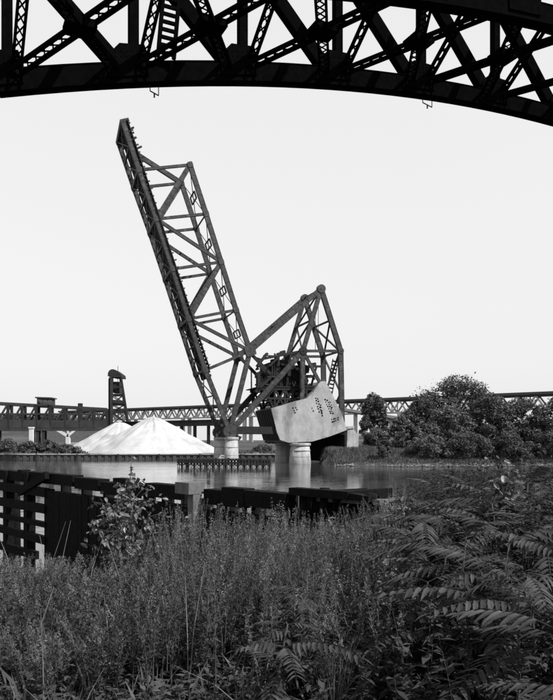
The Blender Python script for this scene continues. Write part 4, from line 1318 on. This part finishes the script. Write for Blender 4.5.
# grass clumps at the bottom
def clump(px, D, n, h, label, seed, lean=0.12):
    r = np.random.default_rng(seed); c = at(px, 600, D); x, y = c.x, D; z = gz(x, y)
    o = bpy.data.meshes.new('grass_clump'); vs = []; fs = []
    for i in range(n):
        a = r.uniform(0, 6.28); bx_, by_ = x+r.normal(0, 0.05), y+r.normal(0, 0.05)
        hh = h*r.uniform(0.5, 1.15); ln = r.normal(0, lean, 2)*hh*1.6; w = r.uniform(0.003, 0.006)
        n0 = len(vs)
        for q in (0, 0.35, 0.7, 1.0):
            ww = w*(1-q*0.85); cx, cy, cz = bx_+ln[0]*q*q, by_+ln[1]*q*q, z-0.03+hh*(q-0.12*q*q)
            vs += [(cx-ww*math.cos(a), cy-ww*math.sin(a), cz), (cx+ww*math.cos(a), cy+ww*math.sin(a), cz)]
        for q in range(3): fs.append((n0+2*q, n0+2*q+1, n0+2*q+3, n0+2*q+2))
    ob = np_mesh('grass_clump', np.array(vs), np.array(fs), 'grass', None, (0,0,0))
    ob['label'] = label; ob['category'] = 'grass clump'; ob['group'] = 'upright grass clumps'
clump(332, 4.5, 90, 0.72, 'upright pale grass clump near the bottom centre', 1, 0.10)
clump(345, 4.9, 60, 0.6, 'shorter grass clump leaning right beside the upright one', 2, 0.16)
clump(72, 4.7, 40, 0.45, 'sparse grass clump at the bottom left', 3, 0.25)
clump(250, 4.7, 30, 0.5, 'thin grass clump left of the lowest sumac', 4, 0.22)
clump(150, 5.0, 26, 0.4, 'few curved blades in the dark gap under the weeds', 5, 0.3)
# dry stalks among the weeds
rg = np.random.default_rng(90)
mb = MB()
B, px = scatter(70, rg, 10, 420, 4.6, 12, 0.6)
for b_ in B:
    h_ = rg.uniform(0.5, 1.15); l_ = rg.normal(0, 0.16, 2)
    mb.tube([V(b_), V(b_)+V((l_[0]*0.3, l_[1]*0.3, h_*0.5)), V(b_)+V((l_[0], l_[1], h_))], [0.005, 0.004, 0.002], 4)
stuff(mb.build('dry_stalks', 'stalk'), 'pale dry stalks standing among the weeds', 'stalks')
# pale stones and silt along the far shore
rg = np.random.default_rng(61)
vs = []; fs = []
ico = [(0,0,1),(0.9,0,0.2),(0.2,0.85,0.25),(-0.8,0.5,0.2),(-0.7,-0.6,0.2),(0.25,-0.9,0.2),(0,0,-0.4)]
icf = [(0,1,2,2),(0,2,3,3)]
tri = [(0,1,2),(0,2,3),(0,3,4),(0,4,5),(0,5,1),(6,2,1),(6,3,2),(6,4,3),(6,5,4),(6,1,5)]
n_ = 0
for i in range(1100):
    x = rg.uniform(9.5, 45); y = float(far_shore(x))+rg.normal(0.5, 0.55)
    z = gz(x, y)
    if z < -0.06 or z > 0.75: continue
    r_ = rg.uniform(0.06, 0.2); a = rg.uniform(0, 6.28)
    for p in ico:
        vs.append((x+r_*1.6*(p[0]*math.cos(a)-p[1]*math.sin(a)), y+r_*(p[0]*math.sin(a)+p[1]*math.cos(a)), z+r_*0.45*p[2]))
    for q in tri: fs.append(tuple(n_+k for k in q))
    n_ += 7
stuff(np_mesh('shore_gravel', np.array(vs), np.array(fs), 'gravel', nper=3), 'pale stony strip along the far right waterline', 'gravel')
